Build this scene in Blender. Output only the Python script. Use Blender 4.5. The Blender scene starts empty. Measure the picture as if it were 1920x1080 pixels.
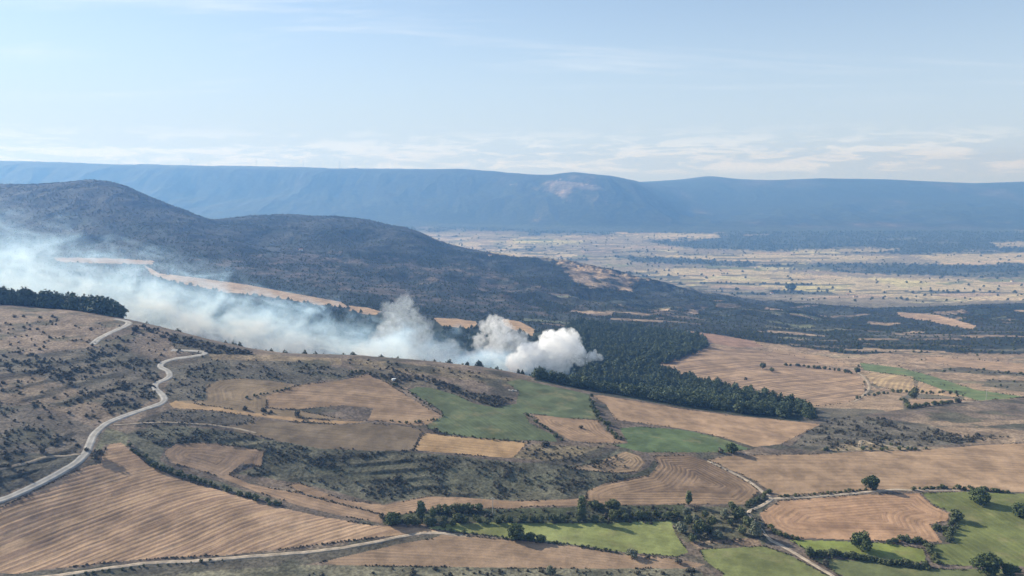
import bpy, bmesh, math, random
import numpy as np
from mathutils import Vector, Matrix

random.seed(7); RNG = np.random.default_rng(11)
SC = bpy.context.scene
COL = SC.collection

# ------------------------------------------------------------------ camera
CAMZ = 600.0                       # metres above datum (light aircraft)
FPX, CX, CY = 1450.0, 960.0, 540.0   # focal length and centre in photo pixels
HORIZ = 318.0                      # photo row of the true horizon
PITCH = math.atan((CY - HORIZ) / FPX)
cam_d = bpy.data.cameras.new('camera'); cam = bpy.data.objects.new('camera', cam_d); COL.objects.link(cam)
cam_d.sensor_width = 36.0; cam_d.lens = FPX / 1920.0 * 36.0
cam_d.clip_start = 1.0; cam_d.clip_end = 80000.0
cam.location = (0, 0, CAMZ); cam.rotation_euler = (math.pi / 2 - PITCH, 0, 0)
SC.camera = cam

# ------------------------------------------------------------------ world, sun, exposure
SUN_AZ, SUN_EL = math.radians(-64.0), math.radians(27.0)     # azimuth from the view direction (+Y), left is negative
W = bpy.data.worlds.new('World'); SC.world = W; W.use_nodes = True
wt = W.node_tree; wt.nodes.clear()
def WN(t, **k):
    n = wt.nodes.new(t)
    for a, b in k.items(): setattr(n, a, b)
    return n
sky = WN('ShaderNodeTexSky', sky_type='NISHITA', sun_disc=False)
sky.sun_elevation = SUN_EL; sky.sun_rotation = SUN_AZ
sky.altitude = 900; sky.air_density = 1.0; sky.dust_density = 0.25; sky.ozone_density = 1.6
tc = WN('ShaderNodeTexCoord'); sep = WN('ShaderNodeSeparateXYZ'); wt.links.new(tc.outputs['Generated'], sep.inputs[0])
def wmath(op, a, b=None, c=None, clamp=False):
    n = WN('ShaderNodeMath', operation=op, use_clamp=clamp)
    for i, v in enumerate((a, b, c)):
        if v is None: continue
        if isinstance(v, (int, float)): n.inputs[i].default_value = v
        else: wt.links.new(v, n.inputs[i])
    return n.outputs[0]
def wramp(v, a, b, c=0.0, d=1.0):
    n = WN('ShaderNodeMapRange', interpolation_type='SMOOTHSTEP'); wt.links.new(v, n.inputs[0])
    for i, q in enumerate((a, b, c, d)): n.inputs[i + 1].default_value = q
    return n.outputs[0]
# thin high cloud: a sheet at constant height, seen in perspective (direction / elevation)
el = sep.outputs[2]
inv = wmath('DIVIDE', 1.0, wmath('ADD', wmath('MAXIMUM', el, 0.0), 0.055))
pv = WN('ShaderNodeCombineXYZ'); wt.links.new(wmath('MULTIPLY', sep.outputs[0], inv), pv.inputs[0]); wt.links.new(wmath('MULTIPLY', sep.outputs[1], inv), pv.inputs[1])
def wnoise(vec, scale, detail, rough, dist=0.0, loc=(0, 0, 0), sc3=(1, 1, 1)):
    m = WN('ShaderNodeMapping'); wt.links.new(vec, m.inputs[0]); m.inputs[1].default_value = loc; m.inputs[3].default_value = sc3
    n = WN('ShaderNodeTexNoise'); wt.links.new(m.outputs[0], n.inputs['Vector'])
    n.inputs['Scale'].default_value = scale; n.inputs['Detail'].default_value = detail; n.inputs['Roughness'].default_value = rough; n.inputs['Distortion'].default_value = dist
    return n.outputs[0]
cir = wramp(wnoise(pv.outputs[0], .55, 6, .6, .6, (3.1, .7, 0), (.5, 1.5, 1)), .50, .80)
cir = wmath('MULTIPLY', cir, wramp(el, .06, .12))
# low cumulus bank above the far ridge
cum = wnoise(tc.outputs['Generated'], 15.0, 9, .66, .5, (1.7, .4, .3), (1, 1, 6.5))
bank = wmath('MULTIPLY', wramp(cum, .47, .58), wramp(el, .06, .012))
bank = wmath('MULTIPLY', bank, wramp(el, -.01, .004))
veil = wramp(el, .24, .0, .30, .86)
cl = wmath('MAXIMUM', wmath('MULTIPLY', cir, .6), wmath('MULTIPLY', bank, .68))
tint = WN('ShaderNodeMixRGB', blend_type='MIX'); tint.inputs[0].default_value = 0
wt.links.new(sky.outputs[0], tint.inputs[1])
SKYS = .09
mixv = WN('ShaderNodeMixRGB'); wt.links.new(veil, mixv.inputs[0]); wt.links.new(sky.outputs[0], mixv.inputs[1]); mixv.inputs[2].default_value = (3.8, 4.6, 5.75, 1)
mixc = WN('ShaderNodeMixRGB'); wt.links.new(cl, mixc.inputs[0]); wt.links.new(mixv.outputs[0], mixc.inputs[1]); mixc.inputs[2].default_value = (7.0, 7.2, 7.4, 1)
bg = WN('ShaderNodeBackground'); bg.inputs[1].default_value = SKYS; wt.links.new(mixc.outputs[0], bg.inputs[0])
wo = WN('ShaderNodeOutputWorld'); wt.links.new(bg.outputs[0], wo.inputs[0])

sl = bpy.data.lights.new('sun', 'SUN'); sun = bpy.data.objects.new('sun', sl); COL.objects.link(sun)
sl.energy = 4.8; sl.angle = math.radians(.53); sl.color = (1.0, .93, .82)
sdir = Vector((math.sin(SUN_AZ) * math.cos(SUN_EL), math.cos(SUN_AZ) * math.cos(SUN_EL), math.sin(SUN_EL)))
sun.rotation_euler = sdir.to_track_quat('Z', 'Y').to_euler(); sun.location = (0, 0, 1500)
SC.view_settings.view_transform = 'Standard'; SC.view_settings.look = 'None'
SC.view_settings.exposure = 0.75; SC.view_settings.gamma = 1.0; SC.view_settings.use_curve_mapping = False
cy = SC.cycles
cy.max_bounces = 24; cy.diffuse_bounces = 3; cy.glossy_bounces = 2; cy.transmission_bounces = 2; cy.transparent_max_bounces = 8
cy.volume_bounces = 20; cy.use_denoising = True; cy.volume_step_rate = 1.0; cy.volume_max_steps = 512
cy.use_adaptive_sampling = False; cy.sample_clamp_indirect = 0.0; cy.caustics_reflective = False; cy.caustics_refractive = False

# ------------------------------------------------------------------ small helpers
def tag(o, label=None, cat=None, group=None, kind=None):
    if label: o['label'] = label
    if cat: o['category'] = cat
    if group: o['group'] = group
    if kind: o['kind'] = kind
    return o
def link(o, parent=None):
    COL.objects.link(o)
    if parent is not None: o.parent = parent
    return o
def hash2(ix, iy, seed):
    n = (ix.astype(np.int64) * 374761393 + iy.astype(np.int64) * 668265263 + seed * 1442695041) & 0xFFFFFFFF
    n = ((n ^ (n >> 13)) * 1274126177) & 0xFFFFFFFF
    return ((n ^ (n >> 16)) & 0xFFFFFF) / float(0xFFFFFF)
def vnoise(x, y, seed=0):
    x0 = np.floor(x); y0 = np.floor(y); fx = x - x0; fy = y - y0
    def g(i, j):
        a = hash2(x0 + i, y0 + j, seed) * 2 * np.pi
        return np.cos(a) * (fx - i) + np.sin(a) * (fy - j)
    u = fx * fx * fx * (fx * (fx * 6 - 15) + 10); v = fy * fy * fy * (fy * (fy * 6 - 15) + 10)
    return 1.4 * ((g(0, 0) * (1 - u) + g(1, 0) * u) * (1 - v) + (g(0, 1) * (1 - u) + g(1, 1) * u) * v)
def fbm(x, y, octv=4, seed=0, gain=.5):
    s = 0; a = 1.0; t = 0
    for i in range(octv):
        s = s + a * vnoise(x * 2 ** i + 13.7 * i, y * 2 ** i - 7.1 * i, seed + i); t += a; a *= gain
    return s / t
def sstep(a, b, x):
    t = np.clip((x - a) / (b - a), 0, 1); return t * t * (3 - 2 * t)
def inpoly(px, py, poly):
    r = np.zeros(px.shape, bool); n = len(poly)
    for i in range(n):
        x1, y1 = poly[i]; x2, y2 = poly[(i + 1) % n]
        if y1 == y2: continue
        c = (y1 > py) != (y2 > py)
        r ^= c & (px < (x2 - x1) * (py - y1) / (y2 - y1) + x1)
    return r

# pixel <-> direction (world, camera at the origin)
cp, sp = math.cos(PITCH), math.sin(PITCH)
def px_dir(x, y):
    u = (np.asarray(x, float) - CX) / FPX; v = -(np.asarray(y, float) - CY) / FPX
    return u, cp + v * sp, -sp + v * cp
def project(X, Y, Z):              # Z relative to the camera
    d = Y * cp - Z * sp; u = X / d; v = (Y * sp + Z * cp) / d
    return CX + FPX * u, CY - FPX * v

# ------------------------------------------------------------------ terrain: feature lines seen in the photo
# each point is (photo x, photo y, q): q < 0 is the height below the aircraft, q > 0 the ground distance
LINES = [
 ('near0', 6, [(-400, 3000, -195), (2300, 3000, -205)]),
 ('A0', 22, [(-400, 1500, -185), (0, 1500, -190), (960, 1500, -198), (2300, 1500, -206)]),
 ('A1', 80, [(-400, 1080, -176), (0, 1080, -184), (400, 1080, -190), (800, 1080, -195), (1200, 1080, -200), (1600, 1080, -205), (2300, 1080, -206)]),
 ('A2', 40, [(-400, 950, -160), (0, 940, -167), (230, 905, -171), (500, 950, -182), (760, 985, -192), (1100, 972, -197), (1290, 960, -199), (1430, 955, -201), (1620, 925, -204), (1920, 925, -207), (2300, 925, -207)]),
 ('B1', 52, [(-400, 860, -150), (0, 870, -157), (300, 875, -169), (450, 900, -181), (700, 935, -190), (950, 938, -194), (1100, 915, -193), (1200, 898, -193), (1400, 895, -199), (1700, 880, -206), (1920, 870, -209), (2300, 870, -209)]),
 ('B2', 66, [(-400, 750, -138), (0, 755, -145), (300, 795, -160), (500, 828, -170), (700, 850, -177), (950, 862, -183), (1100, 852, -185), (1200, 850, -189), (1400, 848, -198), (1700, 838, -207), (1920, 828, -210), (2300, 828, -210)]),
 ('B3', 76, [(-400, 650, -126), (0, 655, -133), (300, 718, -151), (500, 750, -160), (700, 765, -168), (950, 780, -178), (1100, 790, -184), (1300, 795, -200), (1530, 815, -209), (1700, 800, -213), (1920, 785, -218), (2300, 785, -218)]),
 ('C', 50, [(-400, 552, -112), (0, 575, -125), (150, 586, -128), (240, 603, -133), (300, 617, -137), (400, 645, -143), (490, 665, -148), (560, 671, -151), (650, 671, -155), (800, 682, -165), (900, 693, -172), (1010, 713, -182), (1130, 739, -192), (1300, 768, -205), (1530, 795, -214), (1700, 765, -220), (1920, 745, -228), (2300, 735, -232)]),
 ('D', 66, [(-400, 585, 1000), (0, 600, 960), (300, 655, 920), (500, 690, 880), (700, 705, 880), (900, 715, 860), (1010, 728, 800), (1130, 738, 800), (1300, 735, 830), (1530, 752, 770), (1700, 735, 830), (1920, 715, 900), (2300, 700, 950)]),
 ('E', 36, [(-400, 495, 1700), (0, 505, 1650), (300, 525, 1480), (460, 552, 1400), (650, 580, 1350), (850, 608, 1300), (1000, 626, 1250), (1150, 655, 1140), (1300, 655, 1140), (1530, 688, 1040), (1700, 685, 1050), (1920, 668, 1150), (2300, 660, 1200)]),
 ('F', 46, [(-400, 470, 2000), (0, 478, 1900), (300, 488, 1800), (500, 535, 1620), (700, 568, 1500), (900, 590, 1450), (1000, 598, 1450), (1300, 612, 1500), (1530, 640, 1350), (1700, 645, 1300), (1920, 622, 1480), (2300, 615, 1500)]),
 ('G', 62, [(-400, 415, 2400), (0, 425, 2350), (300, 430, 2300), (500, 478, 2150), (700, 500, 2100), (900, 530, 2000), (1050, 545, 2000), (1300, 575, 2000), (1530, 600, 1900), (1700, 605, 1850), (1920, 590, 2000), (2300, 585, 2050)]),
 ('H', 40, [(-400, 350, 3200), (-100, 348, 3150), (0, 347, 3100), (70, 347, 3060), (110, 345, 3040), (150, 340, 3020), (185, 338, 3000), (215, 342, 2980), (240, 352, 2960), (280, 371, 2930), (340, 393, 2900), (395, 414, 2950), (440, 406, 3150), (500, 403, 3250), (560, 404, 3250), (640, 408, 3200), (700, 415, 3150), (745, 423, 3100), (790, 438, 3030), (830, 457, 2960), (900, 472, 2880), (970, 483, 2800), (1050, 492, 2720), (1130, 506, 2650), (1230, 532, 2560), (1330, 552, 2500), (1500, 570, 2450), (1700, 578, 2400), (1920, 570, 2480), (2300, 565, 2500)]),
 ('I', 46, [(-400, 0, 4200), (400, 0, 4300), (800, 0, 3900), (1150, 0, 3500), (1500, 0, 3300), (2300, 0, 3300)]),
 ('J', 40, [(-400, 0, 5200), (900, 0, 5000), (2300, 0, 4800)]),
 ('K', 50, [(-400, 0, 7300), (400, 0, 7600), (900, 0, 7600), (1100, 0, 7000), (1300, 0, 6800), (2300, 0, 6600)]),
 ('L', 40, [(-400, 352, 8500), (0, 355, 8500), (400, 365, 8500), (900, 378, 8200), (1000, 372, 7900), (1080, 366, 7750), (1150, 370, 7700), (1220, 392, 7650), (1280, 412, 7700), (1350, 414, 7900), (1600, 402, 8200), (1920, 398, 8200), (2300, 396, 8200)]),
 ('M', 40, [(-400, 300, 9200), (0, 303, 9200), (130, 306, 9200), (230, 309, 9150), (380, 312, 9150), (600, 316, 9100), (700, 318, 9050), (800, 319, 9000), (870, 317, 8950), (930, 322, 8850), (980, 327, 8700), (1025, 330, 8600), (1050, 325, 8550), (1078, 322, 8500), (1110, 327, 8450), (1150, 331, 8400), (1180, 338, 8350), (1205, 350, 8320), (1235, 371, 8300), (1262, 388, 8350), (1300, 400, 8500), (1350, 397, 8800), (1600, 375, 9300), (1920, 372, 9300), (2300, 372, 9300)]),
 ('N', 10, [(-400, 305, 10500), (0, 308, 10500), (600, 321, 10500), (800, 324, 10600), (1000, 336, 10800), (1150, 342, 11000), (1210, 342, 11000), (1280, 337, 11000), (1330, 330, 11000), (1385, 337, 11000), (1450, 339, 10800), (1540, 335, 10600), (1660, 337, 10500), (1780, 343, 10500), (1830, 345, 10500), (1920, 341, 10500), (2300, 338, 10500)]),
 ('O', 0, [(-400, 340, 13500), (2300, 355, 13500)]),
]
LI = {l[0]: i for i, l in enumerate(LINES)}
PLAIN = {'I': -528.0, 'J': -545.0, 'K': -532.0}
az_core = np.linspace(-math.radians(38), math.radians(38), 940)
az_out = np.radians(np.concatenate([np.linspace(38.4, 46, 18), np.linspace(47, 82, 24)]))
AZ = np.concatenate([-az_out[::-1], az_core, az_out]); NC = len(AZ)
def smooth1(a, s):
    if s <= 0: return a
    k = np.arange(-int(3 * s), int(3 * s) + 1); w = np.exp(-.5 * (k / s) ** 2); w /= w.sum()
    return np.convolve(np.pad(a, len(k) // 2, mode='edge'), w, mode='valid')
KR, KZ = [], []
for name, n, pts in LINES:
    a_, r_, z_ = [], [], []
    for (x, y, q) in pts:
        if name in PLAIN:
            a_.append(math.atan2((x - CX) / FPX, cp)); r_.append(q / math.cos(a_[-1])); z_.append(PLAIN[name]); continue
        dx, dy, dz = px_dir(x, y); h = math.hypot(dx, dy); a_.append(math.atan2(dx, dy))
        r = q * h / dy if q > 0 else q * h / dz          # q > 0 is measured straight ahead
        r_.append(r); z_.append(r * dz / h)
    s = 22 if name[0] in 'nAB' else (5 if name in 'HMN' else 14)
    KR.append(smooth1(np.interp(AZ, a_, np.log(r_)), s)); KZ.append(smooth1(np.interp(AZ, a_, z_), s))
KR = np.array(KR); KZ = np.array(KZ)
for k in range(1, len(KR)): KR[k] = np.maximum(KR[k], KR[k - 1] + .03)
# monotone cubic through the feature lines of every column
h = np.diff(KR, axis=0); dl = np.diff(KZ, axis=0) / h; m = np.zeros_like(KR)
w1 = 2 * h[1:] + h[:-1]; w2 = h[1:] + 2 * h[:-1]
ok = dl[:-1] * dl[1:] > 0
with np.errstate(divide='ignore', invalid='ignore'):
    hm = (w1 + w2) / (w1 / dl[:-1] + w2 / dl[1:])
m[1:-1] = np.where(ok, hm, 0); m[0] = dl[0]; m[-1] = dl[-1]
m[1:-1] = m[1:-1] * .85 + .15 * .5 * (dl[:-1] + dl[1:])
rows_r, rows_z, rows_t = [], [], []
for k in range(len(LINES) - 1):
    n = LINES[k][1]
    for i in range(n):
        u = i / n; hh = h[k]
        h00 = 2 * u ** 3 - 3 * u ** 2 + 1; h10 = u ** 3 - 2 * u ** 2 + u; h01 = -2 * u ** 3 + 3 * u ** 2; h11 = u ** 3 - u ** 2
        rows_r.append(KR[k] + u * hh); rows_z.append(h00 * KZ[k] + h10 * hh * m[k] + h01 * KZ[k + 1] + h11 * hh * m[k + 1]); rows_t.append(k + u)
rows_r.append(KR[-1]); rows_z.append(KZ[-1]); rows_t.append(len(LINES) - 1.0)
GLR = np.array(rows_r); GZ = np.array(rows_z); GT = np.array(rows_t); NR = len(GT)
GR = np.exp(GLR); GX = GR * np.sin(AZ)[None]; GY = GR * np.cos(AZ)[None]
T2 = np.repeat(GT[:, None], NC, 1)
def bump_t(a, b, c, d): return sstep(a, b, T2) * (1 - sstep(c, d, T2))
L_ = LI
# relief: soft near ground, gullied hills, rolling plain, eroded scarp
rel = bump_t(-1, 0, L_['C'], L_['D']) * (1.1 * fbm(GX / 60, GY / 60, 4, 3) + .35 * fbm(GX / 9, GY / 9, 3, 5))
rel += bump_t(L_['C'], L_['D'], L_['F'], L_['F'] + .6) * (5.0 * fbm(GX / 160, GY / 160, 4, 8))
gul = 1 - np.abs(fbm(GX / 330 + .3 * fbm(GX / 500, GY / 500, 2, 40), GY / 420, 4, 21)) * 2.2
rel += bump_t(L_['F'], L_['G'], L_['H'] + .1, L_['I']) * (gul - .55) * (11 + 9 * (1 - sstep(L_['H'] - .35, L_['H'], T2)))
rel += bump_t(L_['I'] - .5, L_['I'], L_['K'] - .3, L_['K']) * 5.0 * fbm(GX / 500, GY / 500, 3, 33)
gul2 = 1 - np.abs(fbm(GX / 900 + .3 * fbm(GX / 1500, GY / 1500, 2, 50), GY / 1600, 5, 61)) * 2.1
rel += bump_t(L_['K'], L_['K'] + .7, L_['M'] - .45, L_['M']) * (gul2 - .6) * 75
rel += bump_t(L_['M'], L_['M'] + .5, L_['N'] - .5, L_['N']) * (gul2 - .6) * 45
rel += bump_t(L_['M'] - .3, L_['M'], L_['N'] + .1, L_['N'] + .3) * 5 * fbm(GX / 300, GY / 300, 4, 71)
PX, PY = project(GX, GY, GZ)
# broken rocky knolls where the dark hill runs out to the right
rk = np.exp(-((PX - 1150) / 170) ** 2) * bump_t(LI['H'] - .45, LI['H'] - .12, LI['H'] + .02, LI['H'] + .2)
rel += rk * 26 * (1 - np.abs(fbm(GX / 95, GY / 120, 4, 91)) * 2.4 - .55)
rk2 = np.exp(-((PX - 1300) / 330) ** 2) * bump_t(LI['F'], LI['F'] + .5, LI['H'] - .5, LI['H'])
rel += rk2 * 14 * fbm(GX / 110, GY / 130, 4, 95)
# old farming terraces on the scrub banks: small ledges along the contour
BANK = np.zeros_like(GZ)
for poly, t0, t1 in (([(300, 800), (420, 806), (520, 828), (780, 848), (960, 866), (1040, 878), (1100, 892), (1190, 896), (1220, 892), (1120, 912), (1060, 935), (960, 940), (800, 930), (720, 945), (560, 905), (440, 888), (500, 845), (380, 828)], 'A2', 'B3'),
                     ([(1480, 838), (1520, 803), (1550, 785), (1900, 785), (1900, 832), (1700, 840), (1560, 848)], 'B1', 'D'),
                     ([(-300, 680), (200, 660), (300, 690), (290, 745), (180, 800), (140, 850), (0, 915), (-300, 980)], 'A2', 'C')):
    BANK = np.maximum(BANK, (inpoly(PX, PY, poly) & (T2 > LI[t0]) & (T2 < LI[t1])).astype(float))
for _ in range(3): BANK[1:-1] = (BANK[2:] + BANK[:-2] + 2 * BANK[1:-1]) / 4
TPH = (GZ + rel + 1.6 * fbm(GX / 45, GY / 45, 3, 311)) / 3.1; TFR = TPH - np.floor(TPH)
LEDGE = sstep(.45, .75, fbm(GX / 70, GY / 70, 2, 321) + .55)
rel += BANK * LEDGE * 1.1 * (sstep(.62, .98, TFR) - TFR)
GZ = GZ + rel
PX, PY = project(GX, GY, GZ)
TD = -GZ / GR                       # tangent of the depression angle
def col_of(az): return np.interp(az, AZ, np.arange(NC))
def height(x, y):                   # ground height (relative to the camera) at world x, y
    r = math.log(math.hypot(x, y)); c = col_of(math.atan2(x, y)); c0 = min(int(c), NC - 2); f = c - c0
    return (1 - f) * np.interp(r, GLR[:, c0], GZ[:, c0]) + f * np.interp(r, GLR[:, c0 + 1], GZ[:, c0 + 1])
def row_at(t): return int(np.searchsorted(GT, t))
def ground(x, y, tmin=0.0):         # first ground point along the line of sight of a photo pixel
    dx, dy, dz = px_dir(x, y); hh = math.hypot(dx, dy); td = -dz / hh; az = math.atan2(dx, dy)
    c = int(round(float(col_of(az)))); j0 = row_at(tmin)
    below = np.nonzero(TD[j0:, c] <= td)[0]
    if len(below) == 0: return None
    j = j0 + below[0]
    if j == j0: r = GR[j, c]
    else:
        a, b = TD[j - 1, c], TD[j, c]; f = (a - td) / (a - b + 1e-12); r = math.exp(GLR[j - 1, c] + f * (GLR[j, c] - GLR[j - 1, c]))
    X, Y = r * math.sin(az), r * math.cos(az)
    return Vector((X, Y, CAMZ + height(X, Y)))
def scale_at(p): return (Vector(p) - Vector((0, 0, CAMZ))).length / FPX      # metres per photo pixel
# ------------------------------------------------------------------ materials
def new_mat(name):
    m = bpy.data.materials.new(name); m.use_nodes = True; nt = m.node_tree
    b = nt.nodes['Principled BSDF']; b.inputs['Roughness'].default_value = .95
    b.inputs['Specular IOR Level'].default_value = .15
    return m, nt, b
def nnoise(nt, scale, detail=4, rough=.55, vec=None, dist=0.0):
    n = nt.nodes.new('ShaderNodeTexNoise'); n.inputs['Scale'].default_value = scale; n.inputs['Detail'].default_value = detail
    n.inputs['Roughness'].default_value = rough; n.inputs['Distortion'].default_value = dist
    if vec is None:
        g = nt.nodes.new('ShaderNodeNewGeometry'); vec = g.outputs['Position']
    nt.links.new(vec, n.inputs['Vector']); return n.outputs[0]
def nmath(nt, op, a, b=None, clamp=False):
    n = nt.nodes.new('ShaderNodeMath'); n.operation = op; n.use_clamp = clamp
    for i, v in enumerate((a, b)):
        if v is None: continue
        if isinstance(v, (int, float)): n.inputs[i].default_value = v
        else: nt.links.new(v, n.inputs[i])
    return n.outputs[0]
def nrange(nt, v, a, b, c=0., d=1.):
    n = nt.nodes.new('ShaderNodeMapRange'); n.interpolation_type = 'SMOOTHSTEP'; nt.links.new(v, n.inputs[0])
    for i, q in enumerate((a, b, c, d)): n.inputs[i + 1].default_value = q
    return n.outputs[0]
def nmix(nt, f, a, b, bt='MIX'):
    n = nt.nodes.new('ShaderNodeMixRGB'); n.blend_type = bt
    for i, v in enumerate((f, a, b)):
        if isinstance(v, (int, float)): n.inputs[i].default_value = v
        elif isinstance(v, tuple): n.inputs[i].default_value = (*v, 1)
        else: nt.links.new(v, n.inputs[i])
    return n.outputs[0]
def nbump(nt, b, hgt, dist, strength=1.0):
    n = nt.nodes.new('ShaderNodeBump'); n.inputs['Distance'].default_value = dist; n.inputs['Strength'].default_value = strength
    nt.links.new(hgt, n.inputs['Height']); nt.links.new(n.outputs[0], b.inputs['Normal'])
def ground_material(name, s1, s2, bumpd, amp=.55):
    m, nt, b = new_mat(name)
    at = nt.nodes.new('ShaderNodeAttribute'); at.attribute_name = 'cover'
    n1 = nnoise(nt, s1, 6, .65); n2 = nnoise(nt, s2, 5, .65)
    f = nmath(nt, 'MULTIPLY', nrange(nt, n1, .28, .72, 1 - amp, 1 + amp), nrange(nt, n2, .3, .7, 1 - amp * .6, 1 + amp * .6))
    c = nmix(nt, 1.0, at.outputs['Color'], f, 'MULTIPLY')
    nt.links.new(c, b.inputs['Base Color']); nbump(nt, b, n1, bumpd)
    return m
def field_material(name, c1, c2, period, stripe=.6, bumpd=.12, noise_s=.06, mottled=.26, green=False):
    m, nt, b = new_mat(name)
    at = nt.nodes.new('ShaderNodeAttribute'); at.attribute_name = 'row'
    wob = nmath(nt, 'MULTIPLY', nmath(nt, 'SUBTRACT', nnoise(nt, .035, 3), .5), period * .28)
    rowc = nmath(nt, 'DIVIDE', nmath(nt, 'ADD', at.outputs['Fac'], wob), period)
    sine = nmath(nt, 'ADD', nmath(nt, 'MULTIPLY', nmath(nt, 'SINE', nmath(nt, 'MULTIPLY', rowc, 2 * math.pi)), .5), .5)
    cv = nt.nodes.new('ShaderNodeCombineXYZ'); nt.links.new(rowc, cv.inputs[0])
    g = nt.nodes.new('ShaderNodeNewGeometry'); sc = nt.nodes.new('ShaderNodeVectorMath'); sc.operation = 'SCALE'; sc.inputs[3].default_value = .007; nt.links.new(g.outputs['Position'], sc.inputs[0])
    ad = nt.nodes.new('ShaderNodeVectorMath'); ad.operation = 'ADD'; nt.links.new(cv.outputs[0], ad.inputs[0]); nt.links.new(sc.outputs[0], ad.inputs[1])
    streak = nnoise(nt, 1.15, 5, .7, ad.outputs[0])              # uneven swaths that follow the rows
    brk = nrange(nt, nnoise(nt, .02, 4, .6), .35, .65, .3, 1.0)
    wv = nmath(nt, 'ADD', nmath(nt, 'MULTIPLY', nmath(nt, 'SUBTRACT', nmath(nt, 'MULTIPLY', sine, .75), .375), brk), nrange(nt, streak, .28, .72))
    wv2 = nmath(nt, 'ADD', wv, nmath(nt, 'MULTIPLY', nmath(nt, 'SUBTRACT', nnoise(nt, .7, 5, .75), .5), .6))
    c = nmix(nt, nrange(nt, wv2, .5 - .5 / max(stripe, .05), .5 + .5 / max(stripe, .05)), c1, c2)
    if green:                                                        # thin and yellowed patches in the crop
        c = nmix(nt, nrange(nt, nnoise(nt, .045, 6, .68), .50, .70, 0, .62), c, (.215, .185, .095))
        c = nmix(nt, nrange(nt, nnoise(nt, .30, 5, .7), .58, .72, 0, .35), c, (.07, .095, .045))
    f = nmath(nt, 'MULTIPLY', nrange(nt, nnoise(nt, noise_s, 5, .6), .3, .7, 1 - mottled, 1 + mottled), nrange(nt, nnoise(nt, 1.1, 4, .7), .25, .75, .86, 1.14))
    # patches where the stubble is thin and the paler soil shows
    c = nmix(nt, nrange(nt, nnoise(nt, .018, 5, .6), .52, .68, 0, .35), c, tuple(min(1, v * 1.25 + .02) for v in c1))
    nt.links.new(nmix(nt, 1.0, c, f, 'MULTIPLY'), b.inputs['Base Color'])
    nbump(nt, b, wv2, bumpd)
    return m

# ------------------------------------------------------------------ ground cover colours (albedo, plus one scarp's painted shade)
HEATH = np.array((.122, .098, .078)); SCRUB = np.array((.060, .058, .042)); DRY = np.array((.195, .150, .110)); WOOD = np.array((.030, .040, .024))
TAN = np.array((.33, .24, .155)); PALE = np.array((.37, .305, .185)); GREENISH = np.array((.14, .15, .075))
cov = np.empty((NR, NC, 3))
nA = fbm(GX / 45, GY / 45, 5, 101)[..., None]; nB = fbm(GX / 170, GY / 170, 4, 131)[..., None]
nC = fbm(GX / 420, GY / 420, 4, 151)[..., None]; nD = fbm(GX / 1100, GY / 1900, 4, 171)[..., None]
def lerp(a, b, f): return a * (1 - f) + b * f
near = lerp(HEATH, DRY, sstep(-.1, .45, nA + .4 * nB)); near = lerp(near, SCRUB, sstep(.15, .5, -nA * .7 + nB * .5))
hill = lerp(SCRUB, HEATH, sstep(-.05, .5, nB + .5 * nA)); hill = lerp(hill, WOOD, sstep(.0, .4, -nB + .4 * nC))
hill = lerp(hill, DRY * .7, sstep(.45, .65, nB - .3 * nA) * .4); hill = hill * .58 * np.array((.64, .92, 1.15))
plain = lerp(DRY, PALE, sstep(-.3, .3, nC)); plain = lerp(plain, GREENISH, sstep(.1, .3, nB) * .7)
mtn = lerp(WOOD * .7, HEATH * .55, sstep(.05, .5, nD + .3 * nC)); mtn = lerp(mtn, DRY, sstep(.35, .6, nC + .4 * nD) * .3)
t = T2[..., None]
cov[:] = near
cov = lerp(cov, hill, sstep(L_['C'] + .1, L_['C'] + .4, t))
cov = lerp(cov, plain, sstep(L_['H'] + .2, L_['H'] + .5, t))
cov = lerp(cov, mtn, sstep(L_['K'] - .45, L_['K'] - .05, t + .35 * nC))
WARPX = 7 * fbm(GX / 28, GY / 28, 3, 201); WARPY = 4 * fbm(GX / 28, GY / 28, 3, 221)
def zone(poly, colr, t0, t1, soft=.0, strength=1.0, nz=None):
    """recolour the ground inside a photo polygon between two feature lines, with a ragged natural edge"""
    global cov
    j0, j1 = max(row_at(L_[t0] - .02), 0), min(row_at(L_[t1] + .02), NR)
    k = 2.0 if L_[t0] >= L_['F'] else 1.0
    mk = inpoly(PX[j0:j1] + WARPX[j0:j1] * k, PY[j0:j1] + WARPY[j0:j1] * k * .7, poly).astype(float)[..., None] * strength
    if nz is not None: mk = mk * (nz[j0:j1] if isinstance(nz, np.ndarray) else nz)
    cov[j0:j1] = lerp(cov[j0:j1], np.array(colr), mk)
vis = ('A0', 'C')
# left hillside: dry grass on top, darker scrub below
zone([(-200, 560), (240, 600), (180, 640), (60, 665), (-200, 640)], (.205, .155, .112), *vis, strength=.7)
zone([(-200, 665), (60, 665), (220, 645), (300, 690), (290, 745), (250, 770), (60, 700), (-200, 690)], (.085, .083, .066), *vis, strength=.65)
zone([(-200, 690), (60, 705), (230, 760), (180, 790), (60, 760), (-200, 730)], (.17, .13, .09), *vis, strength=.7)
zone([(-200, 760), (60, 765), (180, 800), (150, 850), (60, 890), (-200, 960)], (.115, .10, .08), *vis, strength=.75)
zone([(-200, 850), (120, 850), (150, 858), (80, 895), (0, 930), (-200, 980)], (.055, .058, .045), *vis, strength=.75)
zone([(320, 620), (480, 665), (500, 672), (385, 668), (330, 655)], (.052, .052, .038), *vis, strength=.8)
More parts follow.
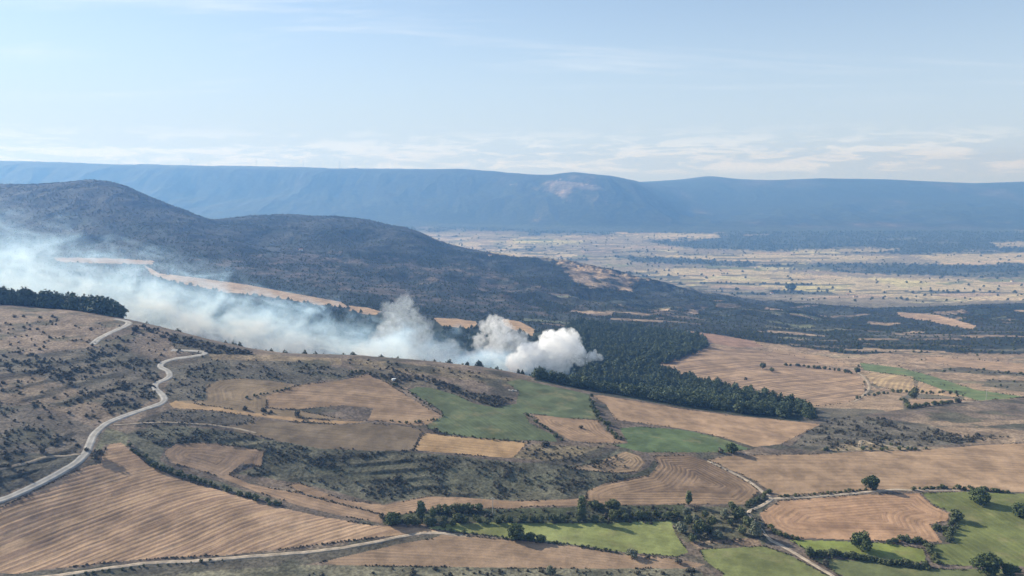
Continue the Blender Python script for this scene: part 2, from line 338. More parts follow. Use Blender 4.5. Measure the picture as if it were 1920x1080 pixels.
# plateau behind the fields
zone([(320, 690), (390, 672), (560, 676), (640, 690), (690, 702), (560, 720), (450, 708), (385, 722), (385, 755), (310, 745)], (.098, .092, .072), *vis, strength=.85)
zone([(390, 664), (520, 666), (640, 672), (640, 684), (540, 678), (400, 674)], (.20, .155, .10), *vis)
zone([(640, 672), (800, 684), (1000, 714), (960, 726), (880, 712), (700, 692)], (.17, .135, .088), *vis)
zone([(640, 678), (700, 690), (830, 715), (880, 735), (965, 748), (930, 764), (870, 748), (800, 724), (740, 725), (690, 702)], (.105, .092, .066), *vis, strength=.8)
# banks of scrub between the terraces, and one scarp with painted shade
zone([(235, 815), (290, 797), (420, 806), (520, 828), (780, 848), (960, 866), (1080, 872), (1170, 838), (1190, 848), (1100, 882), (1190, 890), (1232, 868), (1228, 885), (1120, 912), (1060, 935), (960, 940), (800, 930), (720, 945), (560, 905), (440, 888), (490, 875), (500, 845), (380, 828), (310, 838), (300, 862), (340, 885), (420, 905), (530, 945), (420, 918), (290, 880)], (.104, .102, .070), *vis, strength=.92)
zone([(560, 880), (760, 870), (1000, 885), (1080, 900), (960, 930), (760, 920)], (.118, .118, .076), *vis, strength=.6)
zone([(320, 768), (470, 775), (480, 795), (400, 800), (250, 800), (260, 785)], (.072, .066, .052), *vis, strength=.85)
zone([(960, 858), (1000, 832), (1120, 838), (1150, 830), (1080, 870)], (.17, .14, .085), *vis, strength=.8)
zone([(200, 800), (240, 815), (240, 835), (200, 832), (165, 870), (190, 820)], (.14, .135, .085), *vis)
zone([(1000, 868), (1080, 855), (1125, 838), (1160, 843), (1140, 858), (1050, 875)], (.055, .055, .045), *vis, strength=.8)  # shadowed scarp: its shade is painted into the ground colour
zone([(1090, 905), (1190, 892), (1215, 876), (1226, 862), (1236, 878), (1215, 893), (1120, 912)], (.055, .058, .042), *vis, strength=.8)
# the valley bottom grove, lane verges
zone([(1270, 950), (1420, 950), (1440, 1010), (1430, 1024), (1310, 1030), (1265, 1000)], (.105, .10, .062), *vis)
zone([(1290, 1015), (1420, 1010), (1430, 1024), (1310, 1030)], (.20, .145, .10), *vis)
zone([(700, 960), (1280, 945), (1290, 985), (1000, 985), (860, 978), (720, 985)], (.060, .068, .036), *vis)
zone([(1420, 925), (1450, 935), (1430, 960), (1395, 960)], (.06, .06, .045), *vis)
zone([(1700, 790), (2300, 780), (2300, 832), (1800, 836)], (.235, .175, .12), 'B2', 'D', strength=.85)
zone([(1480, 838), (1520, 803), (1550, 785), (1620, 780), (1740, 796), (1800, 820), (1806, 834), (1700, 840), (1560, 848)], (.11, .10, .078), 'B2', 'C', strength=.9)
zone([(1850, 800), (1900, 794), (2300, 792), (2300, 804), (1920, 808)], (.07, .068, .055), 'B2', 'D', strength=.85)
zone([(1600, 828), (1700, 838), (1780, 840), (1600, 846), (1520, 846)], (.24, .19, .12), 'B1', 'C', strength=.85)
zone([(560, 1060), (900, 1062), (1300, 1066), (1340, 1090), (1300, 1300), (200, 1300), (200, 1085)], (.155, .145, .10), 'near0', 'C')
zone([(0, 1075), (250, 1058), (560, 1032), (820, 1000), (860, 1010), (560, 1060), (200, 1085), (0, 1120)], (.075, .072, .055), 'near0', 'C', strength=.8)
# valley and mid ground beyond the crest
zone([(1000, 712), (1060, 600), (1320, 640), (1330, 665), (1220, 692), (1400, 738), (1520, 765), (1520, 800), (1300, 790), (1100, 760)], (.026, .036, .022), 'C', 'F')
zone([(-300, 540), (250, 590), (500, 650), (1000, 690), (1060, 620), (900, 612), (640, 585), (430, 555), (250, 520), (-300, 515)], (.030, .040, .026), 'C', 'F')
zone([(1215, 692), (1290, 655), (1285, 620), (1420, 640), (1600, 665), (1700, 660), (1960, 665), (2200, 680), (2200, 860), (1900, 840), (1750, 790), (1600, 785), (1500, 760), (1300, 712)], (.27, .195, .13), 'C', 'G', strength=.85)
zone([(1510, 762), (1640, 768), (1720, 782), (1790, 806), (1800, 832), (1600, 815), (1500, 800)], (.085, .080, .062), 'C', 'E', strength=.9)
zone([(1730, 772), (1800, 775), (1850, 792), (1845, 800), (1780, 790)], (.085, .08, .055), 'B3', 'F', strength=.9)
for poly in ([(1410, 655), (1450, 668), (1490, 676), (1440, 676)], [(1565, 735), (1620, 728), (1640, 734), (1600, 748)], [(1635, 718), (1700, 720), (1700, 728), (1640, 728)], [(1690, 742), (1716, 740), (1712, 772), (1694, 770)], [(1850, 712), (1960, 715), (2300, 730), (2300, 742), (1920, 735), (1840, 724)],
             [(1760, 690), (1830, 688), (1960, 700), (1960, 708), (1830, 702)], [(1470, 684), (1540, 688), (1605, 700), (1600, 706), (1500, 696)], [(1700, 736), (1810, 742), (1806, 750), (1700, 746)]):
    zone(poly, (.085, .082, .060), 'C', 'G', strength=.85)
# hills
zone([(1040, 485), (1130, 502), (1200, 520), (1180, 545), (1120, 545), (1080, 530), (1060, 510)], (.27, .20, .135), 'G', 'H', nz=sstep(-.35, .25, nA + nB))
zone([(1180, 590), (1290, 570), (1330, 575), (1300, 590), (1220, 600)], (.24, .18, .13), 'F', 'H', nz=sstep(-.1, .3, nA))
zone([(330, 480), (640, 470), (900, 500), (1100, 560), (1300, 600), (900, 588), (700, 560), (500, 520)], (.115, .086, .068), 'F', 'H', nz=.6 * sstep(-.1, .35, nA + .5 * nB))
zone([(1000, 560), (1330, 560), (1600, 590), (1700, 640), (1500, 640), (1300, 605), (1100, 640)], (.040, .046, .034), 'E', 'H', nz=.8 * sstep(-.2, .25, nB))
zone([(950, 345), (1050, 338), (1130, 350), (1140, 385), (1080, 385), (1040, 362)], (.25, .19, .15), 'K', 'M', nz=sstep(-.35, .45, nC + nD) * .8)
# plain: fields and woods drawn out by the low angle
def band(poly, c, s=1.0): zone(poly, c, 'H', 'L', strength=s)
band([(830, 500), (1000, 455), (1400, 432), (2300, 430), (2300, 600), (1200, 600)], (.175, .155, .115), .7)
for poly in ([(1200, 452), (1370, 440), (2200, 430), (2200, 468), (1700, 476), (1560, 474), (1300, 466)], [(1390, 497), (1500, 493), (1700, 494), (2100, 500), (2100, 522), (1850, 520), (1600, 512)],
             [(1150, 478), (1330, 486), (1420, 492), (1400, 500), (1200, 492)], [(900, 462), (1000, 465), (1000, 470), (900, 468)], [(780, 420), (1300, 425), (1900, 428), (1900, 440), (1200, 440), (900, 430)]):
    band(poly, (.040, .050, .032), .9)
for poly in ([(1200, 478), (1480, 476), (1600, 478), (1690, 482), (1600, 490), (1350, 488)], [(1700, 478), (2100, 470), (2100, 496), (1760, 492)], [(1180, 508), (1290, 502), (1400, 505), (1600, 520), (2100, 528), (2100, 566), (1700, 560), (1500, 545), (1260, 528)],
             [(910, 470), (1060, 474), (1120, 486), (960, 482)], [(1130, 437), (1340, 438), (1350, 447), (1200, 445)]):
    band(poly, (.37, .305, .185), .85)
for poly in ([(1460, 530), (1600, 535), (1560, 548), (1480, 545)], [(1620, 520), (1760, 530), (1700, 540)], [(1250, 520), (1340, 530), (1300, 536)], [(960, 448), (1100, 452), (1080, 460), (960, 456)]):
    band(poly, (.42, .38, .18), .7)
rr = random.Random(5); jp0, jp1 = row_at(L_['H'] + .35), row_at(L_['K'] - .1)
for i in range(150):                # many small parcels on the plain, each a tilted strip in plan
    az = rr.uniform(-.12, .75); r = rr.uniform(3000, 7000); x0, y0 = r * math.sin(az), r * math.cos(az)
    L, Wd, a = rr.uniform(120, 420), rr.uniform(50, 160), rr.uniform(-.5, .5)
    gx, gy = GX[jp0:jp1], GY[jp0:jp1]
    u = (gx - x0) * math.cos(a) + (gy - y0) * math.sin(a); v = -(gx - x0) * math.sin(a) + (gy - y0) * math.cos(a)
    mk = ((np.abs(u) < L / 2) & (np.abs(v) < Wd / 2)).astype(float)[..., None]
    cov[jp0:jp1] = lerp(cov[jp0:jp1], np.array(rr.choice([(.40, .31, .20), (.33, .25, .165), (.28, .21, .15), (.40, .36, .20), (.13, .15, .07), (.060, .066, .042), (.045, .055, .034), (.22, .19, .11)])), mk * .85)

for i in range(60):                 # thin tree bands along streams and boundaries
    az = rr.uniform(-.15, .75); r = rr.uniform(3000, 7000) / math.cos(az); x0, y0 = r * math.sin(az), r * math.cos(az)
    L, Wd, a = rr.uniform(200, 1100), rr.uniform(16, 46), rr.uniform(-.22, .18)
    gx, gy = GX[jp0:jp1], GY[jp0:jp1]
    u = (gx - x0) * math.cos(a) + (gy - y0) * math.sin(a); v = -(gx - x0) * math.sin(a) + (gy - y0) * math.cos(a) + 40 * nB[jp0:jp1, :, 0]
    mk = ((np.abs(u) < L / 2) & (np.abs(v) < Wd / 2)).astype(float)[..., None]
    cov[jp0:jp1] = lerp(cov[jp0:jp1], np.array((.040, .050, .034)), mk * .9)
for poly in ([(1215, 454), (1370, 446), (2200, 436), (2200, 466), (1700, 474), (1560, 472), (1300, 466)], [(1400, 498), (1500, 494), (1700, 495), (2100, 500), (2100, 521), (1850, 519), (1600, 511)], [(1150, 480), (1330, 487), (1420, 493), (1400, 500), (1200, 492)]):
    band(poly, (.042, .052, .036), .85)
for poly in ([(1480, 468), (1690, 466), (1650, 472), (1500, 472)], [(1860, 455), (1960, 452), (1960, 462), (1870, 462)], [(1230, 441), (1350, 440), (1345, 446), (1240, 446)]):
    band(poly, (.34, .28, .18), .8)
mid_j0, mid_j1 = row_at(L_['E'] + .3), row_at(L_['H'] - .1)
for i in range(70):                 # clearings and small parcels among the woods right of the hills
    az = rr.uniform(.05, .72); r = rr.uniform(1350, 2500) / math.cos(az); x0, y0 = r * math.sin(az), r * math.cos(az)
    L, Wd, a = rr.uniform(40, 170), rr.uniform(14, 48), rr.uniform(-.45, .25)
    gx, gy = GX[mid_j0:mid_j1], GY[mid_j0:mid_j1]
    u = (gx - x0) * math.cos(a) + (gy - y0) * math.sin(a) + 5 * nA[mid_j0:mid_j1, :, 0]; v = -(gx - x0) * math.sin(a) + (gy - y0) * math.cos(a) + 12 * nA[mid_j0:mid_j1, :, 0]
    mk = ((np.abs(u) < L / 2) & (np.abs(v) < Wd / 2)).astype(float)[..., None]
    cov[mid_j0:mid_j1] = lerp(cov[mid_j0:mid_j1], np.array(rr.choice([(.30, .22, .15), (.24, .18, .13), (.20, .19, .11), (.16, .125, .095), (.13, .14, .08)])), mk * rr.uniform(.5, .9))
nr0, nr1 = row_at(L_['C'] + .1), row_at(L_['F'] + .3)
for i in range(60):                 # small parcels, fallows and rough strips on the tan slopes to the right
    az = rr.uniform(.24, .75); r = rr.uniform(860, 1500) / math.cos(az); x0, y0 = r * math.sin(az), r * math.cos(az)
    L, Wd, a = rr.uniform(30, 130), rr.uniform(8, 32), rr.uniform(-.5, .2)
    gx, gy = GX[nr0:nr1], GY[nr0:nr1]
    u = (gx - x0) * math.cos(a) + (gy - y0) * math.sin(a) + 4 * nA[nr0:nr1, :, 0]; v = -(gx - x0) * math.sin(a) + (gy - y0) * math.cos(a) + 9 * nA[nr0:nr1, :, 0]
    mk = ((np.abs(u) < L / 2) & (np.abs(v) < Wd / 2)).astype(float)[..., None]
    cov[nr0:nr1] = lerp(cov[nr0:nr1], np.array(rr.choice([(.19, .145, .11), (.29, .215, .145), (.13, .12, .08), (.09, .085, .065), (.23, .185, .12), (.075, .075, .055)])), mk * rr.uniform(.5, .85))
scl = fbm(GX / 30, GY / 22, 3, 77)[..., None] * (T2 < L_['C'] + .05)[..., None]     # thickets: the same clumps the bushes grow in
cov = lerp(cov, np.array((.062, .064, .046)), .78 * sstep(.04, .34, scl) * (cov.sum(-1, keepdims=True) < .5))
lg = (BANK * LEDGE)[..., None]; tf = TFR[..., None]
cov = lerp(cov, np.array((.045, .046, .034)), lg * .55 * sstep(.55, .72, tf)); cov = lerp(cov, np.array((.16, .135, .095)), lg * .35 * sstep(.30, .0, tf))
# ------------------------------------------------------------------ fields: each one its own piece of the ground sheet
FIELDS = [
 # name, label, polygon, colours, period, row direction (two photo points) or 'edge', stripe, line range
 ('stubble_field', 'wide stubble field with curved swath lines below the winding pale road', [(193, 850), (205, 833), (228, 830), (250, 848), (280, 872), (330, 896), (420, 922), (520, 950), (600, 968), (700, 985), (800, 991), (825, 997), (700, 1008), (560, 1026), (430, 1040), (250, 1050), (100, 1066), (0, 1080), (-300, 1120), (-300, 1010), (0, 952), (60, 924), (120, 893), (165, 874), (190, 868)], (.47, .325, .215), (.30, .205, .15), 4.6, ((60, 1050), (330, 935)), .9, 'n'),
 ('stubble_field', 'small looped stubble field enclosed by the dark scrub bank', [(308, 848), (330, 833), (380, 830), (440, 836), (495, 845), (490, 876), (455, 868), (430, 890), (470, 908), (560, 925), (640, 946), (720, 966), (715, 981), (640, 967), (560, 948), (480, 922), (420, 898), (370, 880), (320, 868)], (.34, .235, .16), (.21, .15, .11), 4.2, 'edge', .8, 'n'),
 ('stubble_field', 'narrow stubble terrace between the scrub bank and the hedgerow', [(560, 905), (640, 936), (720, 947), (800, 931), (870, 933), (960, 939), (1080, 936), (1098, 928), (1098, 949), (1000, 949), (960, 954), (850, 951), (760, 963), (722, 974), (722, 966), (640, 944), (560, 922), (540, 910)], (.31, .215, .145), (.215, .15, .11), 3.6, 'edge', .7, 'n'),
 ('stubble_field', 'brown stubble field curving round the foot of the scrub bank', [(1100, 949), (1100, 922), (1130, 907), (1180, 897), (1217, 891), (1234, 872), (1226, 855), (1290, 853), (1325, 864), (1360, 882), (1400, 903), (1422, 920), (1412, 932), (1393, 946), (1290, 945)], (.30, .21, .14), (.19, .135, .10), 4.2, 'edge', .8, 'n'),
 ('stubble_field', 'crescent stubble field with tight concentric swaths on the bank', [(1060, 878), (1120, 868), (1155, 852), (1172, 846), (1200, 855), (1210, 868), (1196, 884), (1160, 887), (1100, 882)], (.38, .275, .18), (.20, .145, .10), 3.6, 'edge', .95, 'n'),
 ('stubble_field', 'broad tan stubble field left of the green field', [(500, 742), (560, 722), (640, 713), (672, 706), (690, 700), (722, 716), (762, 741), (802, 766), (825, 776), (821, 786), (800, 796), (770, 798), (720, 790), (690, 788), (700, 765), (640, 760), (560, 768), (500, 765)], (.36, .255, .17), (.27, .19, .135), 6.0, ((520, 760), (800, 770)), .6, 'n'),
 ('stubble_field', 'pale grazed stubble field with curved track marks below the scrub', [(385, 728), (410, 713), (450, 709), (520, 716), (560, 722), (500, 742), (500, 765), (560, 770), (640, 785), (690, 788), (560, 784), (480, 775), (400, 762), (330, 752), (390, 750)], (.29, .22, .145), (.215, .165, .115), 4.5, 'edge', .5, 'n'),
 ('stubble_field', 'bright straw coloured strip beside the bend of the pale road', [(318, 757), (330, 751), (400, 762), (480, 774), (600, 787), (690, 791), (640, 795), (560, 790), (480, 781), (400, 770), (325, 765)], (.43, .29, .17), (.36, .25, .15), 5, 'edge', .4, 'n'),
 ('fallow_field', 'grey brown fallow field beside the straw coloured rectangle', [(430, 798), (500, 788), (560, 792), (640, 797), (690, 793), (770, 800), (793, 808), (774, 844), (700, 846), (600, 841), (520, 826), (440, 808)], (.185, .14, .105), (.15, .115, .09), 5, ((450, 800), (760, 815)), .4, 'n'),
 ('stubble_field', 'bright straw coloured rectangular field below the green field', [(794, 812), (850, 818), (990, 830), (975, 845), (960, 859), (880, 853), (777, 844)], (.44, .30, .17), (.36, .24, .14), 5, ((800, 818), (980, 832)), .4, 'n'),
 ('crop_field', 'large green crop field draped over the hill centre', [(764, 731), (782, 725), (807, 727), (857, 741), (890, 757), (930, 764), (968, 757), (973, 735), (950, 716), (973, 711), (1033, 724), (1104, 739), (1112, 767), (1122, 786), (1070, 785), (1000, 776), (983, 775), (993, 793), (1040, 817), (1043, 828), (940, 824), (840, 815), (808, 804), (798, 797), (832, 781), (827, 770), (800, 753)], (.112, .138, .082), (.092, .118, .070), 4.5, ((800, 760), (900, 820)), .6, 'n'),
 ('stubble_field', 'small tan field notched into the green crop field', [(1000, 778), (1023, 779), (1120, 788), (1133, 807), (1160, 824), (1177, 830), (1107, 831), (1067, 824), (1040, 808), (1013, 794)], (.38, .265, .175), (.29, .20, .14), 4.5, 'edge', .6, 'n'),
 ('stubble_field', 'long smooth tan field in front of the pine wood', [(1107, 741), (1125, 741), (1280, 767), (1380, 780), (1460, 787), (1538, 796), (1513, 808), (1463, 833), (1413, 838), (1380, 827), (1327, 813), (1273, 803), (1155, 787), (1135, 757)], (.40, .275, .18), (.34, .235, .16), 6, ((1150, 760), (1450, 810)), .4, 'n'),
 ('crop_field', 'small green field wedged between two tan fields', [(1162, 803), (1200, 800), (1273, 805), (1293, 808), (1347, 820), (1408, 842), (1360, 848), (1313, 848), (1207, 848), (1147, 834), (1177, 831)], (.105, .145, .075), (.09, .128, .066), 5, ((1180, 815), (1380, 838)), .4, 'n'),
 ('stubble_field', 'vast tan stubble field above the farm lane', [(1328, 862), (1365, 854), (1523, 852), (1600, 847), (1713, 845), (1847, 834), (1920, 831), (2400, 822), (2400, 925), (1893, 923), (1780, 917), (1650, 917), (1455, 930), (1440, 917), (1413, 900), (1368, 880)], (.37, .26, .175), (.29, .205, .14), 8, ((1400, 890), (1900, 862)), .5, 'n'),
 ('stubble_field', 'reddish ploughed field in the fork of the farm lanes', [(1424, 963), (1463, 939), (1613, 928), (1723, 925), (1747, 947), (1780, 963), (1777, 977), (1743, 983), (1767, 1017), (1663, 1015), (1480, 1008), (1439, 988)], (.41, .265, .172), (.33, .21, .14), 5, 'edge', .7, 'n'),
 ('crop_field', 'deep green pasture beside the reddish field', [(1728, 924), (1813, 922), (1920, 926), (2400, 932), (2400, 1062), (1920, 1062), (1780, 1060), (1748, 1055), (1740, 1033), (1742, 1021), (1782, 1020), (1795, 967), (1750, 946)], (.155, .172, .066), (.125, .146, .058), 6, ((1760, 960), (1900, 1040)), .3, 'n'),
 ('crop_field', 'bright lime green strip with one round tree', [(1480, 1012), (1663, 1018), (1733, 1030), (1738, 1055), (1680, 1051), (1580, 1040), (1515, 1034)], (.205, .235, .07), (.17, .205, .064), 6, ((1500, 1020), (1730, 1040)), .3, 'n'),
 ('crop_field', 'dull green field below the lane hedge', [(1520, 1046), (1613, 1051), (1745, 1066), (1920, 1074), (2400, 1085), (2400, 1400), (1700, 1400), (1580, 1085), (1553, 1064)], (.125, .14, .07), (.108, .125, .062), 6, ((1500, 1060), (1730, 1080)), .3, 'n'),
 ('crop_field', 'green field running down beside the farm lane', [(1312, 1030), (1432, 1024), (1480, 1040), (1535, 1070), (1560, 1085), (1700, 1400), (1380, 1400), (1355, 1075), (1320, 1050)], (.175, .192, .080), (.152, .17, .072), 6, ((1340, 1040), (1500, 1060)), .3, 'n'),
 ('crop_field', 'bright green field below the long hedgerow', [(800, 990), (850, 981), (920, 979), (973, 981), (1140, 981), (1258, 976), (1266, 1000), (1290, 1035), (1270, 1044), (1160, 1034), (1073, 1021), (973, 1011), (880, 1000)], (.215, .238, .098), (.188, .21, .088), 6, ((830, 990), (1200, 1010)), .4, 'n'),
 ('stubble_field', 'tan field between the lower track and the bright green field', [(830, 1002), (890, 1006), (975, 1014), (1073, 1024), (1160, 1038), (1268, 1048), (1320, 1058), (1300, 1066), (1040, 1066), (640, 1060), (600, 1055), (680, 1035), (760, 1018), (810, 1009)], (.34, .24, .165), (.27, .195, .14), 4, ((700, 1050), (1200, 1055)), .5, 'n'),
 ('stubble_field', 'rough tan field with ripple marks above the pine wood', [(1228, 690), (1290, 668), (1330, 650), (1420, 656), (1500, 668), (1560, 690), (1600, 695), (1618, 712), (1622, 738), (1592, 754), (1540, 762), (1515, 757), (1440, 735), (1380, 725), (1300, 712)], (.36, .255, .175), (.20, .145, .11), 11, ((1250, 690), (1400, 670)), 1.0, 'f'),
 ('stubble_field', 'pinkish bare field beyond the ripple marked field', [(1285, 622), (1340, 627), (1410, 639), (1432, 650), (1380, 652), (1325, 641)], (.31, .20, .15), (.26, .17, .13), 8, 'edge', .4, 'f'),
 ('stubble_field', 'thin tan strip field edged by dark woods', [(1450, 655), (1550, 668), (1602, 688), (1500, 679), (1440, 666)], (.36, .26, .18), (.30, .215, .15), 7, 'edge', .4, 'f'),
 ('stubble_field', 'short straw field with broad pale swaths', [(1612, 698), (1660, 700), (1712, 706), (1716, 732), (1690, 736), (1640, 722)], (.44, .33, .20), (.31, .23, .155), 9, ((1640, 735), (1640, 690)), .9, 'f'),
 ('crop_field', 'thin green strip across the tan slopes', [(1612, 680), (1690, 690), (1740, 703), (1830, 731), (1920, 744), (2300, 760), (2300, 775), (1920, 760), (1830, 750), (1760, 728), (1700, 706), (1620, 694)], (.115, .155, .075), (.10, .135, .07), 7, ((1640, 690), (1900, 750)), .3, 'f'),
 ('stubble_field', 'striped tan field under the thin green strip', [(1722, 708), (1770, 722), (1812, 740), (1790, 745), (1722, 736)], (.38, .28, .18), (.28, .20, .14), 9, ((1740, 735), (1760, 705)), .8, 'f'),
 ('stubble_field', 'plain tan field with a pale utility pole', [(1705, 748), (1790, 748), (1835, 753), (1920, 764), (2300, 780), (2300, 800), (1920, 794), (1850, 795), (1790, 772), (1740, 776), (1705, 762)], (.32, .23, .165), (.28, .20, .145), 8, ((1720, 755), (1900, 780)), .3, 'f'),
 ('stubble_field', 'long pale strip field beyond the green strip', [(1738, 668), (1800, 672), (1890, 680), (2200, 700), (2200, 712), (1920, 700), (1800, 688), (1735, 678)], (.37, .265, .185), (.31, .22, .155), 8, 'edge', .3, 'f'),
 ('stubble_field', 'pale strip field cut into the dark woods', [(1682, 585), (1760, 591), (1832, 611), (1822, 618), (1740, 602), (1685, 593)], (.38, .275, .20), (.33, .24, .17), 9, 'edge', .3, 'h'),
 ('stubble_field', 'tan hill meadow showing through the drifting smoke', [(270, 497), (300, 513), (380, 522), (470, 535), (560, 552), (640, 566), (656, 578), (600, 572), (500, 556), (420, 548), (330, 530), (285, 515)], (.42, .30, .20), (.36, .26, .18), 9, 'edge', .3, 'v'),
 ('stubble_field', 'tan hill meadow above the smoke to the right of the column', [(812, 596), (850, 597), (892, 603), (899, 614), (870, 616), (828, 611)], (.42, .29, .18), (.36, .25, .16), 9, 'edge', .3, 'v'),
 ('stubble_field', 'short tan meadow corner behind the thin smoke column', [(655, 573), (690, 577), (714, 584), (704, 591), (676, 588), (655, 583)], (.42, .29, .18), (.36, .25, .16), 9, 'edge', .3, 'v'),
 ('stubble_field', 'tan clearing between the smoke heads at the wood edge', [(940, 597), (975, 603), (1002, 617), (998, 630), (970, 622), (945, 610)], (.42, .29, .18), (.36, .25, .16), 9, 'edge', .3, 'v'),
 ('stubble_field', 'narrow pale meadow below the dark hill', [(100, 483), (200, 484), (290, 489), (285, 496), (200, 494), (110, 491)], (.34, .25, .19), (.29, .21, .16), 9, 'edge', .3, 'v'),
]
RANGE = {'n': ('near0', 'C'), 'f': ('C', 'G'), 'h': ('F', 'I'), 'v': ('D', 'G')}
FC_T = .5 * (GT[1:] + GT[:-1])[:, None] + np.zeros((1, NC - 1))
def mid4(a): return .25 * (a[1:, 1:] + a[1:, :-1] + a[:-1, 1:] + a[:-1, :-1])
FX, FY = mid4(PX), mid4(PY)
edgew = .9 * fbm(mid4(GX) / 5, mid4(GY) / 5, 2, 401) + 1.6 * fbm(mid4(GX) / 22, mid4(GY) / 22, 2, 411)
face_id = np.full((NR - 1, NC - 1), -1, int)
for i, f in enumerate(FIELDS):
    t0, t1 = RANGE[f[8]]
    mk = inpoly(FX + edgew, FY + .5 * edgew, f[2]) & (FC_T >= L_[t0]) & (FC_T <= L_[t1])
    if f[8] == 'v': mk &= mid4(GR) > 1000
    face_id[mk & (face_id < 0)] = i
# ground pieces between feature lines
PARTS = [('ground', 'near0', 'D'), ('valley', 'D', 'F'), ('hills', 'F', 'I'), ('plain', 'I', 'K'), ('mountain_range', 'K', 'O')]
for i, (n, a, b) in enumerate(PARTS):
    mk = (FC_T >= L_[a]) & (FC_T < L_[b] + (1 if b == 'O' else 0))
    face_id[mk & (face_id < 0)] = 1000 + i
# vertex normals of the whole sheet
def normals():
    du = np.stack([np.gradient(a, axis=1) for a in (GX, GY, GZ)], -1); dv = np.stack([np.gradient(a, axis=0) for a in (GX, GY, GZ)], -1)
    n = np.cross(du, dv); n /= np.linalg.norm(n, axis=-1, keepdims=True) + 1e-9
    n[n[..., 2] < 0] *= -1
    return n
GN = normals()
VID = np.arange(NR * NC).reshape(NR, NC)
QUADS = np.stack([VID[:-1, :-1], VID[:-1, 1:], VID[1:, 1:], VID[1:, :-1]], -1)
FLATP = np.stack([GX, GY, GZ + CAMZ], -1).reshape(-1, 3); FLATN = GN.reshape(-1, 3); FLATC = cov.reshape(-1, 3)
def sheet(name, quads, mat, color=True, row=None):
    ids, inv = np.unique(quads, return_inverse=True); q = inv.reshape(-1, 4)
    me = bpy.data.meshes.new(name); nv, nf = len(ids), len(q)
    me.vertices.add(nv); me.vertices.foreach_set('co', FLATP[ids].astype(np.float32).ravel())
    me.loops.add(nf * 4); me.loops.foreach_set('vertex_index', q.astype(np.int32).ravel())
    me.polygons.add(nf); me.polygons.foreach_set('loop_start', np.arange(0, nf * 4, 4, dtype=np.int32)); me.polygons.foreach_set('loop_total', np.full(nf, 4, np.int32))
    me.update(calc_edges=True); me.validate()
    me.polygons.foreach_set('use_smooth', np.ones(nf, bool))
    if color:
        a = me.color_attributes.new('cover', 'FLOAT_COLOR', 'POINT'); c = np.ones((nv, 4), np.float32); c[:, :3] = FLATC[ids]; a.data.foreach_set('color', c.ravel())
    if row is not None:
        a = me.attributes.new('row', 'FLOAT', 'POINT'); a.data.foreach_set('value', row(FLATP[ids]).astype(np.float32))
    me.normals_split_custom_set_from_vertices(FLATN[ids].tolist())
    me.materials.append(mat)
    o = link(bpy.data.objects.new(name, me)); o['kind'] = 'structure'
    return o
GMATS = [ground_material('dry_ground', .55, .07, .35), ground_material('valley_ground', .22, .03, .8), ground_material('hill_ground', .10, .02, 1.5, .65), ground_material('plain_ground', .05, .012, .6, .4), ground_material('mountain_ground', .03, .006, 6.0, .55)]
for i, (n, a, b) in enumerate(PARTS):
    sheet(n, QUADS[face_id == 1000 + i], GMATS[i])
def world_poly(poly, t0):
    out = []
    for (x, y) in poly:
        p = ground(min(max(x, -330), 2250), min(y, 1400), L_[t0] + (.3 if t0 != 'near0' else 0))
        if p is not None: out.append((p.x, p.y))
    return np.array(out)
def row_fn(f):
    t0 = RANGE[f[8]][0]
    if f[6] == 'edge':
        P = world_poly(f[2], t0)
        def fn(v):
            d = np.full(len(v), 1e9)
            for i in range(len(P)):
                a, b = P[i], P[(i + 1) % len(P)]; ab = b - a; u = np.clip(((v[:, :2] - a) @ ab) / (ab @ ab + 1e-9), 0, 1)
                d = np.minimum(d, np.hypot(*(v[:, :2] - a - u[:, None] * ab).T))
            return d
        return fn
    a, b = [ground(*q, L_[t0] + (.3 if t0 != 'near0' else 0)) for q in f[6]]; d = (b - a); n = np.array((-d.y, d.x)) / math.hypot(d.x, d.y); tdir = np.array((d.x, d.y)) / math.hypot(d.x, d.y); a0 = np.array((a.x, a.y))
    def fn(v):
        q = v[:, :2] - a0; s = q @ tdir; w = q @ n
        return w + .0009 * s * s + 1.5 * fbm(v[:, 0] / 90, v[:, 1] / 90, 2, 7)
    return fn
for i, f in enumerate(FIELDS):
    qd = QUADS[face_id == i]
    if len(qd) < 4: print('FIELD EMPTY', f[1]); continue
    o = sheet(f[0], qd, field_material(f[0], tuple(k_ * v for k_, v in zip((.82, .80, .745) if f[0] == 'stubble_field' else (.92, .92, .80), f[3])), tuple(k_ * v for k_, v in zip((.82, .80, .745) if f[0] == 'stubble_field' else (.92, .92, .80), f[4])), f[5] * .66, f[7] * (1.75 if f[6] == 'edge' or f[7] > .75 else 1.25), green=f[0] == 'crop_field'), color=False, row=row_fn(f)); o['label'] = f[1]

